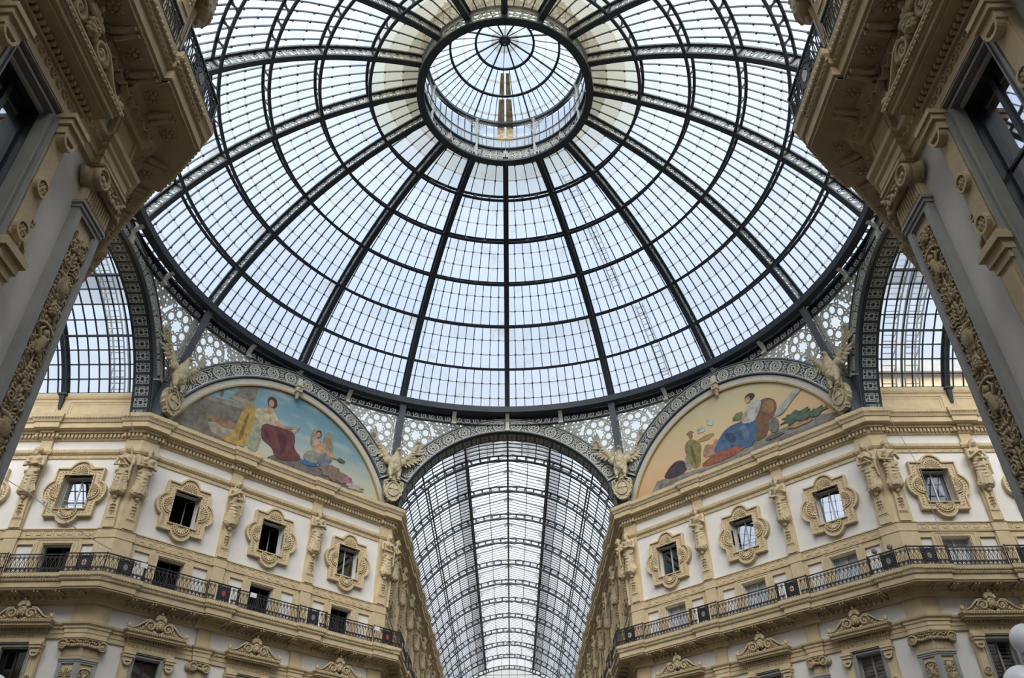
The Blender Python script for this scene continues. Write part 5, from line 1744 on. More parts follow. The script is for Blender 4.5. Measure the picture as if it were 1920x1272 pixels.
# ------------------------------------------------------------------ eagles
def eagle_meshes():
    b = MB()
    b.ell((0, -0.15, 2.35), (0.42, 0.4, 0.62), 14, 10)
    b.ell((0, -0.3, 2.6), (0.34, 0.3, 0.4), 14, 10)
    b.cap((0, -0.3, 2.85), (0.06, -0.42, 3.3), 0.27, 0.15, 12)
    b.ell((0.08, -0.5, 3.4), (0.15, 0.2, 0.15), 12, 8)
    b.cap((0.12, -0.64, 3.4), (0.18, -0.8, 3.33), 0.07, 0.035, 8)
    b.cap((0.18, -0.8, 3.33), (0.18, -0.82, 3.24), 0.035, 0.012, 8)
    b.ell((0.02, -0.58, 3.46), (0.035, 0.04, 0.03), 6, 4)
    b.cap((0, 0.0, 2.0), (0, 0.05, 1.55), 0.28, 0.2, 10)
    for sx in (-1, 1):
        b.cap((sx * 0.24, -0.2, 2.15), (sx * 0.27, -0.3, 1.7), 0.22, 0.13, 10)
        b.cap((sx * 0.27, -0.3, 1.7), (sx * 0.24, -0.3, 1.5), 0.09, 0.07, 8)
        for k in range(3):
            b.cap((sx * 0.24, -0.3, 1.48), (sx * (0.24 + (k - 1) * 0.12), -0.46, 1.38), 0.06, 0.035, 6)
        b.ell((sx * 0.45, -0.1, 2.75), (0.3, 0.2, 0.28), 10, 8)
    rnd = random.Random(5)
    for k in range(46):
        a, z = rnd.uniform(-1.1, 1.1), rnd.uniform(1.9, 3.0)
        rr = 0.36 * math.sqrt(max(0.1, 1 - ((z - 2.45) / 0.8) ** 2))
        b.ell((math.sin(a) * rr, -0.2 - math.cos(a) * rr, z), (0.07, 0.05, 0.1), 6, 4)
    body = sculpt(b, 0.035, 'eagle', 1, 'body')
    wings = []
    for sx, lift in ((-1, 0.45), (1, 0.12)):
        w = MB()
        el = (sx * 0.85, 0.0, 3.05 + lift)
        tip = (sx * 1.25, 0.0, 3.75 + lift)
        w.cap((sx * 0.35, -0.05, 2.75), el, 0.22, 0.17, 10)
        w.cap(el, tip, 0.16, 0.08, 10)
        for k in range(11):          # long feathers fan from the tip to the body
            t = k / 10
            base = (el[0] + (tip[0] - el[0]) * (1 - t) if t < 0.6 else el[0] * (1 - (t - 0.6) * 1.4), 0.02, (el[2] + (tip[2] - el[2]) * (1 - t)) if t < 0.6 else el[2] - (t - 0.6) * 0.5)
            ang = (78 - 128 * t) if sx > 0 else (180 - 78 + 128 * t)
            L = 1.0 - 0.3 * t + 0.12 * math.sin(t * PI)
            a = rad(ang)
            c = (base[0] + math.cos(a) * L / 2, 0.05 - 0.012 * k, base[2] + math.sin(a) * L / 2)
            w.ell(c, (L / 2, 0.035, 0.1), 10, 5, rot=Matrix.Rotation(-a, 3, 'Y'))
        for row, (n, LL, yy) in enumerate(((9, 0.46, -0.06), (8, 0.28, -0.12))):
            for k in range(n):
                t = k / (n - 1)
                bx = el[0] + (tip[0] - el[0]) * (1 - t * 1.6) if t < 0.6 else el[0] * (1 - (t - 0.6) * 1.3)
                bz = el[2] + (tip[2] - el[2]) * max(0, 1 - t * 1.6) - (0.3 * (t - 0.6) if t > 0.6 else 0)
                a = rad((60 - 115 * t) if sx > 0 else (180 - 60 + 115 * t))
                w.ell((bx + math.cos(a) * LL / 2, yy, bz + math.sin(a) * LL / 2), (LL / 2, 0.035, 0.085), 8, 5, rot=Matrix.Rotation(-a, 3, 'Y'))
        wings.append(w.mesh('wing', 'eagle', True))
    s = MB()
    out = [(0.0, 0.0), (0.22, 0.06), (0.34, 0.3), (0.55, 0.5), (0.5, 0.62), (0.6, 0.78), (0.56, 1.0), (0.6, 1.15), (0.48, 1.3), (0.3, 1.38), (0.15, 1.34), (0, 1.42)]
    out = out + [(-x, z) for x, z in out[-2:0:-1]]
    s.prism(out, -0.22, 0.1)
    s.ribbon(out, 0.09, -0.28, 0.0, True)
    s.ribbon([(0.36 * math.cos(2 * PI * i / 24), 0.78 + 0.46 * math.sin(2 * PI * i / 24)) for i in range(24)], 0.07, -0.32, -0.1, True)
    s.ell((0, -0.2, 0.78), (0.36, 0.1, 0.46), 16, 8)
    s.ribbon([(0, 0.36), (0, 1.2)], 0.035, -0.33, -0.15)
    s.ribbon([(-0.3, 0.78), (0.3, 0.78)], 0.035, -0.33, -0.15)
    for sx in (-1, 1):
        s.ribbon(spiral(sx * 0.5, 1.18, 0.02, 0.13, 0, 1.2, 14, sx), 0.06, -0.3, -0.1)
        s.ribbon(spiral(sx * 0.3, 0.2, 0.02, 0.1, 2, 1.2, 14, sx), 0.05, -0.3, -0.1)
        for k in range(5):
            s.cap((0.12 * (k - 2), -0.15, 1.36), (0.16 * (k - 2), -0.3, 1.24), 0.06, 0.04, 6)
    return body, wings, s.mesh('shield', 'eagle', False)
EB, EW, ES = eagle_meshes()
for az, nm in VN[:4]:
    root = thing('eagle_statue', 'stone eagle on a shield %s' % nm, 'statue', rotz(rad(az)) @ trans(0, 19.5, 22.95) @ Matrix.Scale(1.03, 4), 'eagles at the springing of the arches')
    link('body', EB, root); link('wing', EW[0], root); link('wing', EW[1], root); link('shield', ES, root)
    root.location.z -= 0

# ------------------------------------------------------------------ lunettes
def grad_mat(name, stops, zlo, zhi, cloud, ccol):
    m = bpy.data.materials.new(name)
    m.use_nodes = True
    t = m.node_tree
    b = t.nodes['Principled BSDF']
    b.inputs['Roughness'].default_value = 0.7
    tcn = t.nodes.new('ShaderNodeTexCoord')
    sp = t.nodes.new('ShaderNodeSeparateXYZ')
    mr = t.nodes.new('ShaderNodeMapRange')
    mr.inputs['From Min'].default_value = zlo
    mr.inputs['From Max'].default_value = zhi
    r = t.nodes.new('ShaderNodeValToRGB')
    while len(r.color_ramp.elements) < len(stops): r.color_ramp.elements.new(0.5)
    for e, (p, c) in zip(r.color_ramp.elements, stops):
        e.position = p; e.color = (*c, 1)
    n = t.nodes.new('ShaderNodeTexNoise')
    mp = t.nodes.new('ShaderNodeMapping')
    mp.inputs['Scale'].default_value = (0.5, 1, 1.6)
    n.inputs['Scale'].default_value = 0.9
    n.inputs['Detail'].default_value = 6
    r2_ = t.nodes.new('ShaderNodeValToRGB')
    r2_.color_ramp.elements[0].position = 0.5; r2_.color_ramp.elements[0].color = (0, 0, 0, 1)
    r2_.color_ramp.elements[1].position = 0.72; r2_.color_ramp.elements[1].color = (cloud,) * 3 + (1,)
    mx = t.nodes.new('ShaderNodeMixRGB')
    mx.inputs[2].default_value = (*ccol, 1)
    L = t.links.new
    L(tcn.outputs['Object'], sp.inputs[0]); L(sp.outputs['Z'], mr.inputs['Value']); L(mr.outputs[0], r.inputs['Fac'])
    L(tcn.outputs['Object'], mp.inputs[0]); L(mp.outputs[0], n.inputs['Vector']); L(n.outputs['Fac'], r2_.inputs['Fac'])
    L(r2_.outputs['Color'], mx.inputs[0]); L(r.outputs['Color'], mx.inputs[1]); L(mx.outputs[0], b.inputs['Base Color'])
    return m
M['pic_blue'] = grad_mat('painted blue sky', [(0, (0.52, 0.47, 0.28)), (0.22, (0.50, 0.50, 0.40)), (0.5, (0.22, 0.36, 0.40)), (1, (0.10, 0.24, 0.32))], 22.6, 28, 0.5, (0.6, 0.58, 0.5))
M['pic_gold'] = grad_mat('painted golden sky', [(0, (0.60, 0.33, 0.18)), (0.35, (0.66, 0.46, 0.26)), (0.7, (0.60, 0.50, 0.29)), (1, (0.52, 0.47, 0.30))], 22.6, 28, 0.4, (0.66, 0.5, 0.34))
paints = {}
def paint(c):
    if c not in paints:
        nm = 'paint %s' % (c,)
        paints[c] = principled(nm, c, 0.7, noise=0.45, nscale=3.5)
    return paints[c]
def lunette(th, sky, label, figs):
    root = thing('lunette_painting', label, 'painting', rotz(rad(th)) @ trans(0, DIAG, 22.6))
    dz = trans(0, 0, -22.6)
    Rr, zc = 7.95, 20.35
    a0 = math.asin((22.6 - zc) / Rr)
    pts = [(Rr * math.cos(a0 + (PI - 2 * a0) * i / 64), zc + Rr * math.sin(a0 + (PI - 2 * a0) * i / 64)) for i in range(65)]
    MB().prism(pts, 0.16, 0.3).build('picture', sky, root, mw=dz)
    mb = MB().ring(0, zc, 7.72, 0.36, 0.02, 0.2, 72, a0, PI - a0)
    mb.build('frame', 'marble_white', root, mw=dz)
    MB().ring(0, zc, 7.5, 0.09, 0.03, 0.2, 72, a0, PI - a0).build('gilt_bead', 'gilt', root, mw=dz)
    # keystone console
    mb = MB().box(-0.2, 0.2, -0.3, 0.2, 27.95, 28.3).box(-0.24, 0.24, -0.36, 0.2, 28.3, 28.42)
    mb.cap((0, -0.12, 27.95), (0, -0.05, 27.62), 0.17, 0.1, 8)
    mb.ring(0, 28.05, 0.13, 0.05, -0.36, -0.25, 12)
    mb.build('keystone', 'eagle', root, mw=dz)
    y = 0.15
    groups = {}
    for i, (nm, c, poly, sm) in enumerate(figs):
        for _ in range(sm):        # round the corners of the brushwork
            nx = []
            for k in range(len(poly)):
                (ax, az_), (bx, bz_) = poly[k], poly[(k + 1) % len(poly)]
                nx += [(ax * 0.75 + bx * 0.25, az_ * 0.75 + bz_ * 0.25), (ax * 0.25 + bx * 0.75, az_ * 0.25 + bz_ * 0.75)]
            poly = nx
        inside = []
        for x, z in poly:      # keep every painted shape inside the round frame
            r = math.hypot(x, z - zc)
            k = min(1, 7.45 / r)
            inside.append((x * k, max(22.62, zc + (z - zc) * k)))
        mbx = groups.get(nm)
        o = MB().prism(inside, y - 0.002 * i, 0.17).build(nm, paint(c), root, mw=dz)
M['marble_white'] = principled('pale stone moulding', (0.58, 0.56, 0.50), 0.7, noise=0.1)
M['gilt'] = principled('gilded bead', (0.42, 0.30, 0.12), 0.5)
def blob(cx, cz, rx, rz, n=16, jag=0.0, seed=1, rot=0.0):
    rnd = random.Random(seed)
    out = []
    for i in range(n):
        a = 2 * PI * i / n
        k = 1 + rnd.uniform(-jag, jag)
        x, z = rx * k * math.cos(a), rz * k * math.sin(a)
        out.append((cx + x * math.cos(rot) - z * math.sin(rot), cz + x * math.sin(rot) + z * math.cos(rot)))
    return out
SK, HR = (0.52, 0.33, 0.2), (0.06, 0.04, 0.03)
f1 = [('stone_wall', (0.20, 0.18, 0.15), [(-7.3, 22.6), (-7.1, 23.5), (-5.7, 25.45), (-3.9, 25.6), (-2.6, 25.7), (-2.6, 22.6)], 0),
      ('wall_course', (0.31, 0.28, 0.23), [(-5.8, 25.3), (-5.6, 25.6), (-2.6, 26.0), (-2.6, 25.55)], 0),
      ('column_shaft', (0.24, 0.21, 0.17), [(-3.9, 26.1), (-3.8, 27.3), (-2.65, 28.0), (-2.6, 26.0)], 0),
      ('column_base', (0.33, 0.29, 0.24), [(-4.15, 25.85), (-4.05, 26.15), (-2.5, 26.25), (-2.45, 25.9)], 0),
      ('bird', (0.16, 0.13, 0.1), blob(-4.6, 25.95, 0.11, 0.24, 10), 0),
      ('basket', (0.40, 0.36, 0.28), [(-5.1, 24.0), (-3.2, 24.1), (-3.5, 23.5), (-4.2, 23.2), (-4.8, 23.45)], 1),
      ('basket_fruit', (0.33, 0.2, 0.11), blob(-4.1, 24.2, 0.95, 0.26, 22, 0.3, 3), 0),
      ('ground_rock', (0.17, 0.15, 0.14), [(-1.4, 22.6), (-0.9, 23.4), (0.4, 23.9), (1.9, 23.8), (3.2, 23.9), (4.2, 23.5), (5.4, 22.6)], 1),
      ('yellow_cloak', (0.47, 0.32, 0.09), [(-4.3, 23.2), (-3.5, 23.6), (-3.3, 24.6), (-3.15, 25.6), (-2.7, 26.0), (-2.1, 25.8), (-2.2, 24.6), (-2.4, 23.3), (-3.2, 23.1)], 2),
      ('cloak_fold', (0.26, 0.16, 0.05), [(-3.1, 23.5), (-2.95, 24.8), (-2.7, 25.7), (-2.75, 24.6), (-2.85, 23.5)], 2),
      ('pale_green_robe', (0.34, 0.36, 0.26), [(-2.55, 23.2), (-2.4, 24.9), (-2.1, 25.7), (-1.6, 25.4), (-1.7, 24.0), (-1.8, 23.1)], 2),
      ('white_blouse', (0.56, 0.49, 0.33), [(-2.35, 25.3), (-2.4, 25.85), (-2.0, 26.1), (-1.5, 26.25), (-1.05, 26.05), (-0.75, 25.6), (-1.0, 25.1), (-1.7, 25.0)], 2),
      ('neck', SK, [(-1.68, 26.05), (-1.62, 26.45), (-1.35, 26.45), (-1.25, 26.1), (-1.45, 25.8)], 1),
      ('hair', HR, blob(-1.42, 26.72, 0.33, 0.4, 16, 0.08, 4), 1),
      ('face', SK, blob(-1.48, 26.62, 0.18, 0.25), 1),
      ('arm', SK, [(-1.0, 25.75), (-0.55, 25.45), (0.1, 25.65), (0.55, 25.8), (0.55, 25.68), (0.1, 25.48), (-0.55, 25.22), (-1.1, 25.4)], 1),
      ('book', (0.42, 0.40, 0.34), [(0.1, 25.3), (0.5, 25.95), (0.68, 25.9), (0.32, 25.22)], 0),
      ('red_skirt', (0.15, 0.05, 0.05), [(-1.85, 25.15), (-1.0, 25.25), (-0.2, 25.35), (0.3, 25.35), (0.5, 24.9), (0.45, 24.3), (1.2, 23.85), (0.4, 23.4), (-0.6, 23.2), (-0.9, 23.9), (-1.75, 24.1)], 2),
      ('skirt_fold', (0.08, 0.025, 0.03), [(-0.7, 25.1), (-0.1, 24.9), (0.0, 24.1), (-0.4, 23.4), (-0.35, 24.1), (-0.8, 24.7)], 2),
      ('skirt_fold', (0.09, 0.03, 0.035), [(-1.6, 24.9), (-1.2, 24.6), (-1.0, 24.0), (-1.25, 24.2), (-1.6, 24.5)], 2),
      ('blue_cushion', (0.06, 0.16, 0.40), [(0.9, 23.75), (2.1, 24.0), (2.3, 23.75), (1.3, 23.5)], 1),
      ('wing', (0.34, 0.29, 0.21), [(1.5, 25.0), (1.5, 25.9), (1.7, 26.2), (1.95, 25.9), (1.95, 24.9)], 2),
      ('wing', (0.31, 0.27, 0.20), [(2.3, 25.5), (2.6, 26.3), (2.9, 26.35), (3.15, 25.6), (3.25, 24.3), (2.8, 24.5)], 2),
      ('youth_body', SK, [(1.6, 24.2), (1.75, 25.0), (1.7, 25.4), (2.1, 25.55), (2.6, 25.35), (3.1, 24.95), (3.6, 24.85), (3.6, 24.7), (3.0, 24.7), (2.6, 24.95), (2.45, 24.3)], 1),
      ('youth_cloth', (0.28, 0.28, 0.24), [(1.1, 23.9), (1.4, 24.6), (2.2, 24.7), (2.5, 24.2), (1.9, 23.8)], 2),
      ('youth_hair', HR, blob(2.02, 25.95, 0.2, 0.23, 12), 1),
      ('youth_face', SK, blob(2.0, 25.85, 0.14, 0.18, 12), 1),
      ('globe', (0.17, 0.21, 0.28), blob(2.6, 24.25, 0.45, 0.42, 22), 0),
      ('wreath', (0.12, 0.16, 0.08), blob(3.85, 24.75, 0.25, 0.14, 14, 0.2, 2), 0),
      ('fruit_heap', (0.25, 0.18, 0.13), blob(3.5, 23.7, 1.0, 0.45, 24, 0.3, 6), 0),
      ('flowers', (0.46, 0.38, 0.36), blob(5.0, 23.35, 0.6, 0.26, 20, 0.4, 8), 0),
      ('flowers', (0.36, 0.16, 0.22), blob(4.4, 23.7, 0.4, 0.22, 16, 0.4, 18), 0)]
f2 = [('stone_step', (0.27, 0.26, 0.22), [(-6.2, 22.6), (-5.3, 23.7), (-3.4, 23.5), (-1.2, 23.3), (0.6, 23.35), (1.6, 23.75), (3.4, 23.8), (5.6, 23.75), (7.1, 23.6), (7.4, 22.6)], 0),
      ('step_face', (0.20, 0.19, 0.17), [(-5.6, 22.6), (-5.1, 23.35), (0.4, 23.1), (2.6, 23.35), (7.2, 23.3), (7.3, 22.6)], 0),
      ('dark_bundle', (0.07, 0.05, 0.07), [(-4.9, 23.6), (-4.4, 24.2), (-3.7, 24.55), (-3.1, 24.3), (-2.9, 23.7), (-3.6, 23.4)], 2),
      ('urn', (0.34, 0.33, 0.30), blob(-2.85, 24.1, 0.27, 0.55, 16, 0.06, 2), 1),
      ('green_coat', (0.25, 0.23, 0.08), [(-3.0, 24.7), (-2.95, 25.35), (-2.5, 25.6), (-2.05, 25.3), (-1.75, 24.9), (-1.95, 24.1), (-2.1, 23.5), (-2.6, 23.5)], 2),
      ('coat_fold', (0.14, 0.12, 0.05), [(-2.5, 25.2), (-2.3, 24.5), (-2.3, 23.7), (-2.45, 23.8), (-2.6, 24.6)], 1),
      ('face', (0.30, 0.18, 0.10), blob(-2.42, 25.75, 0.15, 0.2, 12), 1),
      ('round_hat', (0.28, 0.17, 0.09), [(-2.75, 25.9), (-2.6, 26.1), (-2.3, 26.1), (-2.1, 25.88)], 1),
      ('kneeling_figures', (0.40, 0.25, 0.17), [(-1.8, 23.9), (-1.7, 24.5), (-1.4, 24.8), (-1.0, 24.5), (-0.8, 24.9), (-0.55, 24.7), (-0.7, 23.9)], 2),
      ('tray', (0.40, 0.30, 0.13), blob(-1.4, 25.2, 0.6, 0.17, 18, 0.15, 5), 1),
      ('blossom', (0.52, 0.53, 0.49), blob(-1.6, 25.85, 0.32, 0.2, 14, 0.3, 9), 1),
      ('blossom', (0.52, 0.53, 0.49), blob(-0.9, 26.15, 0.26, 0.26, 14, 0.3, 10), 1),
      ('red_carpet', (0.34, 0.12, 0.07), [(-2.2, 23.5), (-1.0, 23.95), (0.6, 24.0), (1.4, 23.7), (0.6, 23.35), (-1.2, 23.3)], 1),
      ('tawny_seat', (0.21, 0.11, 0.055), [(1.6, 23.6), (1.9, 24.8), (2.3, 25.9), (2.9, 26.2), (3.6, 25.7), (3.4, 24.9), (2.9, 24.6), (2.6, 23.7)], 2),
      ('seat_patch', (0.33, 0.20, 0.10), blob(3.0, 25.45, 0.4, 0.45, 16, 0.15, 21), 1),
      ('blue_robe', (0.075, 0.14, 0.25), [(-1.1, 24.0), (-0.5, 24.8), (0.1, 25.25), (0.9, 25.3), (1.7, 25.2), (2.15, 24.9), (2.0, 24.1), (1.5, 23.4), (0.9, 23.6), (0.5, 23.9), (-0.4, 23.9)], 2),
      ('robe_fold', (0.04, 0.07, 0.14), [(-0.2, 24.9), (0.4, 24.9), (0.7, 24.2), (0.2, 24.1)], 2),
      ('robe_fold', (0.13, 0.21, 0.34), [(0.9, 25.0), (1.5, 24.9), (1.5, 24.0), (1.1, 23.9), (1.1, 24.5)], 2),
      ('white_blouse', (0.50, 0.50, 0.48), [(1.1, 25.2), (1.5, 25.8), (1.9, 26.25), (2.5, 26.25), (2.7, 25.9), (2.2, 25.2), (2.0, 24.9), (1.4, 25.0)], 2),
      ('arm', SK, [(1.55, 25.8), (1.1, 25.5), (1.05, 25.35), (1.3, 25.3), (1.7, 25.5)], 1),
      ('posy', (0.17, 0.22, 0.11), blob(1.0, 25.65, 0.34, 0.26, 16, 0.35, 11), 0),
      ('hair', HR, blob(2.0, 26.62, 0.32, 0.24, 16, 0.06, 12), 1),
      ('face', SK, blob(1.85, 26.48, 0.18, 0.22, 14), 1),
      ('incense_burner', (0.20, 0.20, 0.19), blob(3.1, 24.2, 0.33, 0.5, 18, 0.04, 13), 1),
      ('shallow_dish', (0.13, 0.12, 0.11), blob(3.0, 23.5, 0.6, 0.12, 16), 0),
      ('smoke', (0.42, 0.43, 0.40), [(3.2, 24.7), (3.5, 25.1), (4.1, 25.4), (4.7, 25.8), (5.1, 25.95), (5.3, 25.7), (4.6, 25.3), (4.1, 24.9), (3.7, 24.6)], 2),
      ('palm_leaves', (0.09, 0.16, 0.10), blob(4.5, 24.15, 0.8, 0.33, 26, 0.4, 14), 0),
      ('palm_leaves', (0.12, 0.17, 0.12), blob(5.5, 23.95, 0.7, 0.22, 22, 0.4, 24), 0),
      ('fallen_fruit', (0.40, 0.25, 0.14), blob(4.6, 23.6, 0.6, 0.13, 18, 0.3, 15), 0)]
lunette(45, 'pic_blue', 'half-round wall painting of a seated woman in red skirt under blue sky', f1)
lunette(-45, 'pic_gold', 'half-round wall painting of a seated woman in blue robe under golden sky', f2)
# masonry behind the lunettes and round the springing of the arches
for th, nm in ((45, 'northwest'), (-45, 'northeast'), (135, 'southwest'), (-135, 'southeast')):
    mb = MB()
    a0 = rad(16)
    mb.prism([(7.95 * math.cos(a0 + (PI - 2 * a0) * i / 40), 20.35 + 7.95 * math.sin(a0 + (PI - 2 * a0) * i / 40)) for i in range(41)], 0.31, 0.9)
    struct(mb.build('wall_' + nm, 'plaster', mw=rotz(rad(th)) @ trans(0, DIAG, 0)))

# ------------------------------------------------------------------ barrel vaults of the arms (local: y runs outward, x across)
VG, VI, VZ = 9.25, 8.72, 20.4
A_B, A_1, A_2 = rad(28.5), rad(48.5), rad(70.5)
def arc_pt(r, a, y): return (r * math.cos(a), y, VZ + r * math.sin(a))
def vault_rib():
    fl, wb = MB(), MB()
    fl.ring(0, VZ, VI, 0.1, -0.11, 0.11, 64, rad(27), PI - rad(27))
    for s in (0, 1):
        a, b = (rad(27), A_2 + 0.03) if not s else (PI - A_2 - 0.03, PI - rad(27))
        fl.ring(0, VZ, VG - 0.07, 0.09, -0.1, 0.1, 26, a, b)
    fl.ring(0, VZ, VG - 0.12, 0.07, -0.08, 0.08, 20, A_2, PI - A_2)
    n = 28
    for i in range(n + 1):
        a = rad(29) + (PI - rad(58)) * i / n
        m = trans(0, 0, VZ) @ Matrix.Rotation(PI / 2 - a, 4, 'Y')
        wb.prism([(-0.19, VI), (-0.07, VI + 0.12), (-0.07, VG - 0.2), (-0.19, VG - 0.07), (0.19, VG - 0.07), (0.07, VG - 0.2), (0.07, VI + 0.12), (0.19, VI)], -0.02, 0.02, m)
    return fl.join(wb).mesh('arch_rib', 'iron')
VR = vault_rib()
def monitor_frame():
    mb = MB()
    for sx in (-1, 1):
        x = VG * math.cos(A_2)
        z = VZ + VG * math.sin(A_2)
        mb.box(sx * x - 0.06, sx * x + 0.06, -0.06, 0.06, z - 0.2, 30.15)
        mb.ribbon([(sx * x, 30.1), (0, 31.0)], 0.1, -0.05, 0.05)
        mb.ribbon([(sx * (x - 0.05 - 0.75 * (1 - math.cos(PI / 2 * i / 7))), 29.15 + 0.95 * math.sin(PI / 2 * i / 7)) for i in range(8)], 0.04, -0.02, 0.02)
        for k in range(5):
            mb.ring(sx * (x - 0.14 - 0.11 * (k % 3)), 30.0 - 0.13 * (k // 2) - 0.02 * k, 0.055, 0.025, -0.015, 0.015, 7)
    mb.ribbon([(-0.35, 30.72), (0, 30.9), (0.35, 30.72), (0, 30.98)], 0.1, -0.04, 0.04)
    return mb.mesh('monitor_frame', 'iron_mid')
MF = monitor_frame()
def vault_bay(L, closed, seed, nlong, streak):
    rnd = random.Random(seed)
    gl, br, cols = MB(), MB(), []
    nb = int(round(L / 0.56))
    spans = [(A_B, A_1, 4), (A_1, A_2, 4)]
    arcs = []
    for s in (0, 1):
        for a, b, n in spans:
            arcs.append(((a, b, n) if not s else (PI - b, PI - a, n)))
    if closed: arcs.append((A_2, PI - A_2, 6))
    for a, b, n in arcs:
        for i in range(n):
            q0, q1 = a + (b - a) * i / n, a + (b - a) * (i + 1) / n
            qm = min((q0 + q1) / 2, PI - (q0 + q1) / 2)
            for j in range(nb):
                y0, y1 = L * j / nb, L * (j + 1) / nb
                gl.add([arc_pt(VG, q0, y0), arc_pt(VG, q0, y1), arc_pt(VG, q1, y1), arc_pt(VG, q1, y0)], [(0, 1, 2, 3)])
                base = (1, 1, 1)
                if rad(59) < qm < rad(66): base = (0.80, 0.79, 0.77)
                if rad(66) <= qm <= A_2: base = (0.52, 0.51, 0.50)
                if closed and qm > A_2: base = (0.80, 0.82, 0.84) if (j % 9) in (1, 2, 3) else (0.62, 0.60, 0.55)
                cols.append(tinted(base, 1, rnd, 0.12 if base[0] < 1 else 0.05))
            if i:
                br.tube([arc_pt(VG - 0.03, q0, 0), arc_pt(VG - 0.03, q0, L)], 0.042, 4)
        k = max(3, n)
        for j in range(1, nb):
            y = L * j / nb
            br.tube([arc_pt(VG - 0.05, a + (b - a) * i / k, y) for i in range(k + 1)], 0.045, 4)
    if not closed:
        x, z = VG * math.cos(A_2), VZ + VG * math.sin(A_2)
        for sx in (-1, 1):
            for k in range(3):
                f0, f1 = k / 3, (k + 1) / 3
                p0 = (sx * x * (1 - f0), 30.15 + 0.85 * f0); p1 = (sx * x * (1 - f1), 30.15 + 0.85 * f1)
                for j in range(nb):
                    y0, y1 = L * j / nb, L * (j + 1) / nb
                    gl.add([(p0[0], y0, p0[1]), (p0[0], y1, p0[1]), (p1[0], y1, p1[1]), (p1[0], y0, p1[1])], [(0, 1, 2, 3)])
                    cols.append(tinted((1, 1, 1), 1, rnd, 0.04))
            for j in range(nb + 1):
                y = L * j / nb
                br.tube([(sx * x, y, 30.12), (0, y, 30.97)], 0.028, 4)
            br.tube([(sx * x * 0.5, 0, 30.53), (sx * x * 0.5, L, 30.53)], 0.035, 4)
            for i in range(5):      # louvres of the monitor sides
                br.box(min(sx * x, sx * (x + 0.1)), max(sx * x, sx * (x + 0.1)), 0, L, z + 0.12 + i * 0.26, z + 0.16 + i * 0.26)
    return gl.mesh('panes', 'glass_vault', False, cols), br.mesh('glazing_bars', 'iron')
BAYL = 5.05
def purlins(L, y0, closed):
    mb = MB()
    for a in (A_1, PI - A_1, A_2, PI - A_2):
        for r, w in ((VI, 0.07), (VG - 0.1, 0.06)):
            mb.tube([arc_pt(r, a, y0), arc_pt(r, a, y0 + L)], w, 4)
        n = int(L / 0.84)
        for i in range(n):
            ya, yb = y0 + L * i / n, y0 + L * (i + 1) / n
            mb.tube([arc_pt(VI, a, ya), arc_pt(VG - 0.1, a, yb)], 0.02, 4)
    for a in (A_B, PI - A_B):
        mb.tube([arc_pt(VG - 0.02, a, y0 - 5), arc_pt(VG - 0.02, a, y0 + L)], 0.08, 4)
    x, z = VG * math.cos(A_2), VZ + VG * math.sin(A_2)
    for sx in (-1, 1):
        mb.box(sx * x - 0.08, sx * x + 0.08, y0, y0 + L, z - 0.05, z + 0.12)
        mb.box(sx * x - 0.06, sx * x + 0.06, y0, y0 + L, 30.08, 30.2)
    mb.box(-0.07, 0.07, y0, y0 + L, 30.9, 31.05)
    mb.box(-0.05, 0.05, y0, y0 + L, VZ + VI - 0.04, VZ + VI + 0.06)
    return mb
first = vault_bay(24.1 - 19.6, True, 1, 6, 0)
nexts = [vault_bay(BAYL, False, s, 6, 0) for s in (2, 3)]
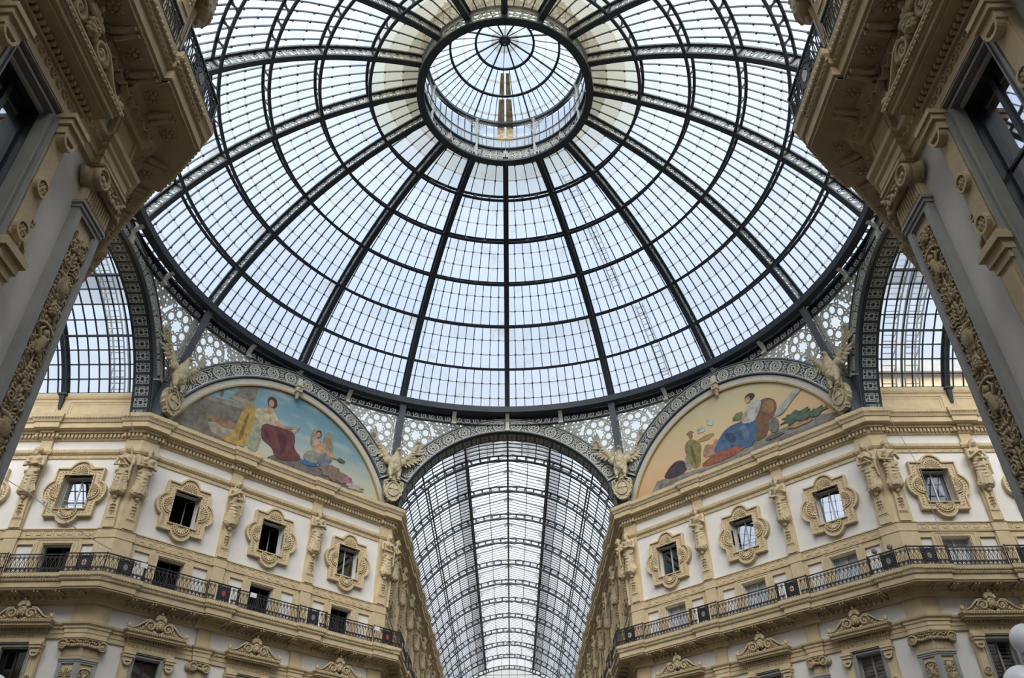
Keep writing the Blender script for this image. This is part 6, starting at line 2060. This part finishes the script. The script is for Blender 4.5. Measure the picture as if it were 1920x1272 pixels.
for th, n, nm in ((0, 11, 'long glass barrel roof of the far arcade with dark lattice ribs'), (90, 2, 'glass barrel roof of the side arm at the left'), (-90, 2, 'glass barrel roof of the side arm at the right'), (180, 3, 'glass barrel roof of the arm above the viewer')):
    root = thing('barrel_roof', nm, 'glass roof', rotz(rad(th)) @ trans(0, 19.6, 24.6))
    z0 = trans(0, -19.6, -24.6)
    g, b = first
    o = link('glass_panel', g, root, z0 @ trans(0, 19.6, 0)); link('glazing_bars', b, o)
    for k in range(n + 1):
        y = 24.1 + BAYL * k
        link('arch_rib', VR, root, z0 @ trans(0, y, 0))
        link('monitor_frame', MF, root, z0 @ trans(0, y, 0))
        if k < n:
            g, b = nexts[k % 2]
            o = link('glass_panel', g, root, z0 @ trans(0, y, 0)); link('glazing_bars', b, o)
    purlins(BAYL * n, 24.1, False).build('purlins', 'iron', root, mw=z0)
    mb = MB()
    for a in (A_1, PI - A_1):
        mb.tube([arc_pt(VG - 0.1, a, 19.6), arc_pt(VG - 0.1, a, 24.1)], 0.07, 4)
    for sx in (-1, 1):
        mb.tube([arc_pt(VG - 0.1, A_2 if sx > 0 else PI - A_2, 19.6), arc_pt(VG - 0.1, A_2 if sx > 0 else PI - A_2, 24.1)], 0.09, 4)
    mb.tube([(0, 19.6, VZ + VG - 0.1), (0, 24.1, VZ + VG - 0.1)], 0.07, 4)
    mb.build('front_purlins', 'iron', root, mw=z0)
    for k in range(n + 1):          # iron feet of the ribs on the attic
        for sx in (-1, 1):
            y = 24.1 + BAYL * k
            mb = MB()
            mb.frustum((sx * 7.86 - 0.08, sx * 7.86 + 0.08, y - 0.07, y + 0.07, 23.65), (sx * 7.76 - 0.16, sx * 7.76 + 0.16, y - 0.14, y + 0.14, 24.45))
            mb.box(sx * 7.76 - 0.22, sx * 7.76 + 0.22, y - 0.24, y + 0.24, 24.45, 24.56)
            mb.build('rib_foot', 'iron', root, mw=z0)
    mb = MB()                       # closing screen at the far end
    ye = 24.1 + BAYL * n + 0.1
    mb.prism([(VG * math.cos(rad(20) + rad(140) * i / 30), VZ + VG * math.sin(rad(20) + rad(140) * i / 30)) for i in range(31)], ye, ye + 0.03)
    mb.add([(-3.1, ye, 29), (3.1, ye, 29), (3.1, ye, 30.1), (0, ye, 31), (-3.1, ye, 30.1)], [(0, 1, 2, 3, 4)])
    o = mb.build('end_screen', 'frost', root, mw=z0)
    mb = MB()
    for i in range(-8, 9):
        zt = VZ + math.sqrt(VG * VG - i * i)
        mb.box(i - 0.03, i + 0.03, ye - 0.06, ye, 22.6, zt if abs(i) > 2 else 31 - abs(i) * 0.29)
    for z in (24.6, 26.5, 28.4):
        mb.box(-8.2, 8.2, ye - 0.05, ye, z - 0.04, z + 0.04)
    mb.build('screen_bars', 'iron_mid', root, mw=z0)

# entrance fronts that close the arms, with an open portal
for th, n, nm in ((0, 11, 'north'), (90, 2, 'west'), (-90, 2, 'east'), (180, 3, 'south')):
    ye = 24.1 + BAYL * n + 0.15
    mb = MB()
    for sx in (-1, 1):
        mb.box(min(sx * 3.4, sx * 9), max(sx * 3.4, sx * 9), ye, ye + 0.6, -1.6, 22.8)
    mb.prism([(-3.4, 22.8), (3.4, 22.8), (3.4, 9)] + [(3.4 * math.cos(PI * i / 16), 9 + 3.4 * math.sin(PI * i / 16)) for i in range(1, 16)] + [(-3.4, 9)], ye, ye + 0.6)
    struct(mb.build('wall_' + nm, 'stone', mw=rotz(rad(th))))

# attic walls that carry the barrel roofs
P_ATT = [(-0.9, 22.58), (-0.5, 22.58), (-0.5, 22.85), (-0.56, 22.88), (-0.56, 24.25), (-0.5, 24.3), (-0.46, 24.42), (-0.46, 24.6), (-0.6, 24.72), (-1.4, 24.78)]
for q in QS:
    for sg, a, b in ((q['A'], -q['la'], -1.05), (q['C'], 1.05, q['lc'])):
        mb = MB().sweep([sg.p(a), sg.p(b)], P_ATT)
        n = max(1, int(min(b - a, 30) / 5.05))
        s0 = b if a < 0 else a
        for i in range(n + 1):
            c0 = 0.2 if i == 0 else i * 5.05 - 0.75
            c1 = i * 5.05 + 3.75
            for (u, v) in ((c0, c1),):
                x0, x1 = (s0 - v, s0 - u) if a < 0 else (s0 + u, s0 + v)
                if x0 < a or x1 > b: continue
                mb.ribbon([(x0, 23.1), (x1, 23.1), (x1, 24.1), (x0, 24.1)], 0.05, -0.03, 0.03, True, m=sg.M(0, -0.56, 0))
                mb.ribbon([(x0 + 0.15, 23.25), (x1 - 0.15, 23.25), (x1 - 0.15, 23.95), (x0 + 0.15, 23.95)], 0.03, -0.02, 0.03, True, m=sg.M(0, -0.56, 0))
        tn += 1
        struct(mb.build('trim_%d' % tn, 'stone'))

# things outside the glass of the side arms
def gantry(th, yc, label):
    root = thing('maintenance_gantry', label, 'gantry', rotz(rad(th)) @ trans(0, yc, 24))
    mb = MB()
    for e in (-0.4, 0.4):
        for r in (VG + 0.35, VG + 0.8):
            mb.tube([(r * math.cos(a), e, VZ - 24 + r * math.sin(a)) for a in [rad(22 + 136 * i / 30) for i in range(31)]], 0.045, 5)
    for i in range(68):
        a = rad(22 + 136 * i / 67)
        mb.tube([((VG + 0.35) * math.cos(a), -0.4, VZ - 24 + (VG + 0.35) * math.sin(a)), ((VG + 0.35) * math.cos(a), 0.4, VZ - 24 + (VG + 0.35) * math.sin(a))], 0.03, 4)
        if i % 3 == 0:
            b = rad(22 + 136 * (i + 2) / 67)
            mb.tube([((VG + 0.35) * math.cos(a), 0.4, VZ - 24 + (VG + 0.35) * math.sin(a)), ((VG + 0.8) * math.cos(b), 0.4, VZ - 24 + (VG + 0.8) * math.sin(b))], 0.03, 4)
    mb.build('ladder_frame', 'iron_web', root)
gantry(90, 21.6, 'curved maintenance ladder over the glass roof of the left side arm')
gantry(-90, 21.3, 'curved maintenance ladder over the glass roof of the right side arm, nearer the dome')
gantry(-90, 22.6, 'curved maintenance ladder over the glass roof of the right side arm, farther from the dome')
mb = MB()
mb.box(19.5, 34, 12.5, 14, 22.6, 28.6)
o = struct(mb.build('wall_roofline_right', 'stone'))
mb = MB()
mb.box(19.5, 34, 12.0, 14.2, 28.6, 29.4)
o = struct(mb.build('trim_roofline_right', 'marble'))

# ------------------------------------------------------------------ floor, lamps, cables
mb = MB()
mb.box(-36, 36, -40, 82, -1.8, -1.6)
struct(mb.build('floor', 'floor'))
for i, (x, y, z, wall, lab) in enumerate(((6.60, -19.20, 3.13, 7.5, 'milk glass globe lamp at the right picture edge, upper of two'), (6.45, -19.05, 2.62, 7.5, 'milk glass globe lamp at the right picture edge, lower of two'),
                               (-6.30, -19.20, 2.66, -7.5, 'milk glass globe lamp in the bottom left corner'))):
    root = thing('globe_lamp', lab, 'lamp', trans(x, y, z), 'globe lamps on wall brackets')
    gr_ = (0.19, 0.23, 0.16)[i]
    mb = MB().ell((0, 0, 0), (gr_, gr_, gr_), 24, 14)
    mb.build('globe', 'globe', root, True)
    mb = MB().lathe([(0.0, -gr_ - 0.1), (0.1, -gr_ - 0.06), (0.11, -gr_ * 0.85), (0.04, -gr_ * 0.8)], 14)
    mb.build('collar', 'bronze', root)
    mb = MB().tube([(0, 0, -gr_ - 0.05), (0, 0, -0.5), ((wall - x) * 0.5, 0, -0.62), (wall - x, 0, -0.5)], 0.025, 8)
    mb.build('bracket_arm', 'bronze', root)
def cable(pts, label, r=0.02):
    n = len(pts)
    P = []
    for i in range(n - 1):
        a, b = Vector(pts[i]), Vector(pts[i + 1])
        for k in range(8):
            t = k / 8
            p = a.lerp(b, t)
            p.z -= 0.25 * (b - a).length / 10 * 4 * t * (1 - t)
            P.append(p)
    P.append(Vector(pts[-1]))
    o = MB().tube(P, r, 5).build('cable', 'cable')
    tag(o, label, 'cable')
cable([(-18.1, 6.0, 14.9), (-22.6, 5.6, 17.6), (-26.5, 5.4, 20.0)], 'thin grey cable sagging across the left side arm wall to the balcony railing')
cable([(19.0, 6.3, 23.2), (19.55, 6.35, 22.3), (20.4, 6.5, 19.0), (20.15, 6.3, 14.9)], 'thin grey cable hanging down the right side arm wall to the balcony railing', 0.014)
cable([(-19.4, 6.9, 22.62), (-19.5, 6.42, 22.5), (-19.0, 6.9, 21.2)], 'short grey cable hanging over the cornice near the left side arm', 0.016)
for k, (s, side) in enumerate(((15.25, 'left'), (16.0, 'right'))):
    mw = Q_NE['D'].M(s, 1.0, 14.9)
    root = thing('floodlight', 'small silver floodlight on the railing of the right balcony, %s of two' % side, 'floodlight', mw, 'floodlights on the right balcony')
    MB().lathe([(0.0, -0.02), (0.08, 0.0), (0.12, 0.08), (0.13, 0.16), (0.0, 0.14)], 14, trans(0, 0, 0.15) @ Matrix.Rotation(rad(100), 4, 'X')).build('lamp_head', 'bronze', root, True)
    MB().tube([(0, 0, 0), (0, 0, 0.18)], 0.025, 6).build('stand', 'black_iron', root)
for seg, s, lab in ((Q_NW['D'], 1.3, 'small white sign tied to the railing by the left corner pilaster'), (Q_NW['D'], 7.1, 'small white sign tied to the railing below the middle left window'), (Q_NW['D'], DL - 1.3, 'small white sign tied to the railing beside the far arcade')):
    o = MB().box(-0.17, 0.17, -0.02, 0.02, 0.62, 0.85).build('paper_sign', 'paper', None, mw=seg.M(s, 1.12, 13.98))
    tag(o, lab, 'sign')
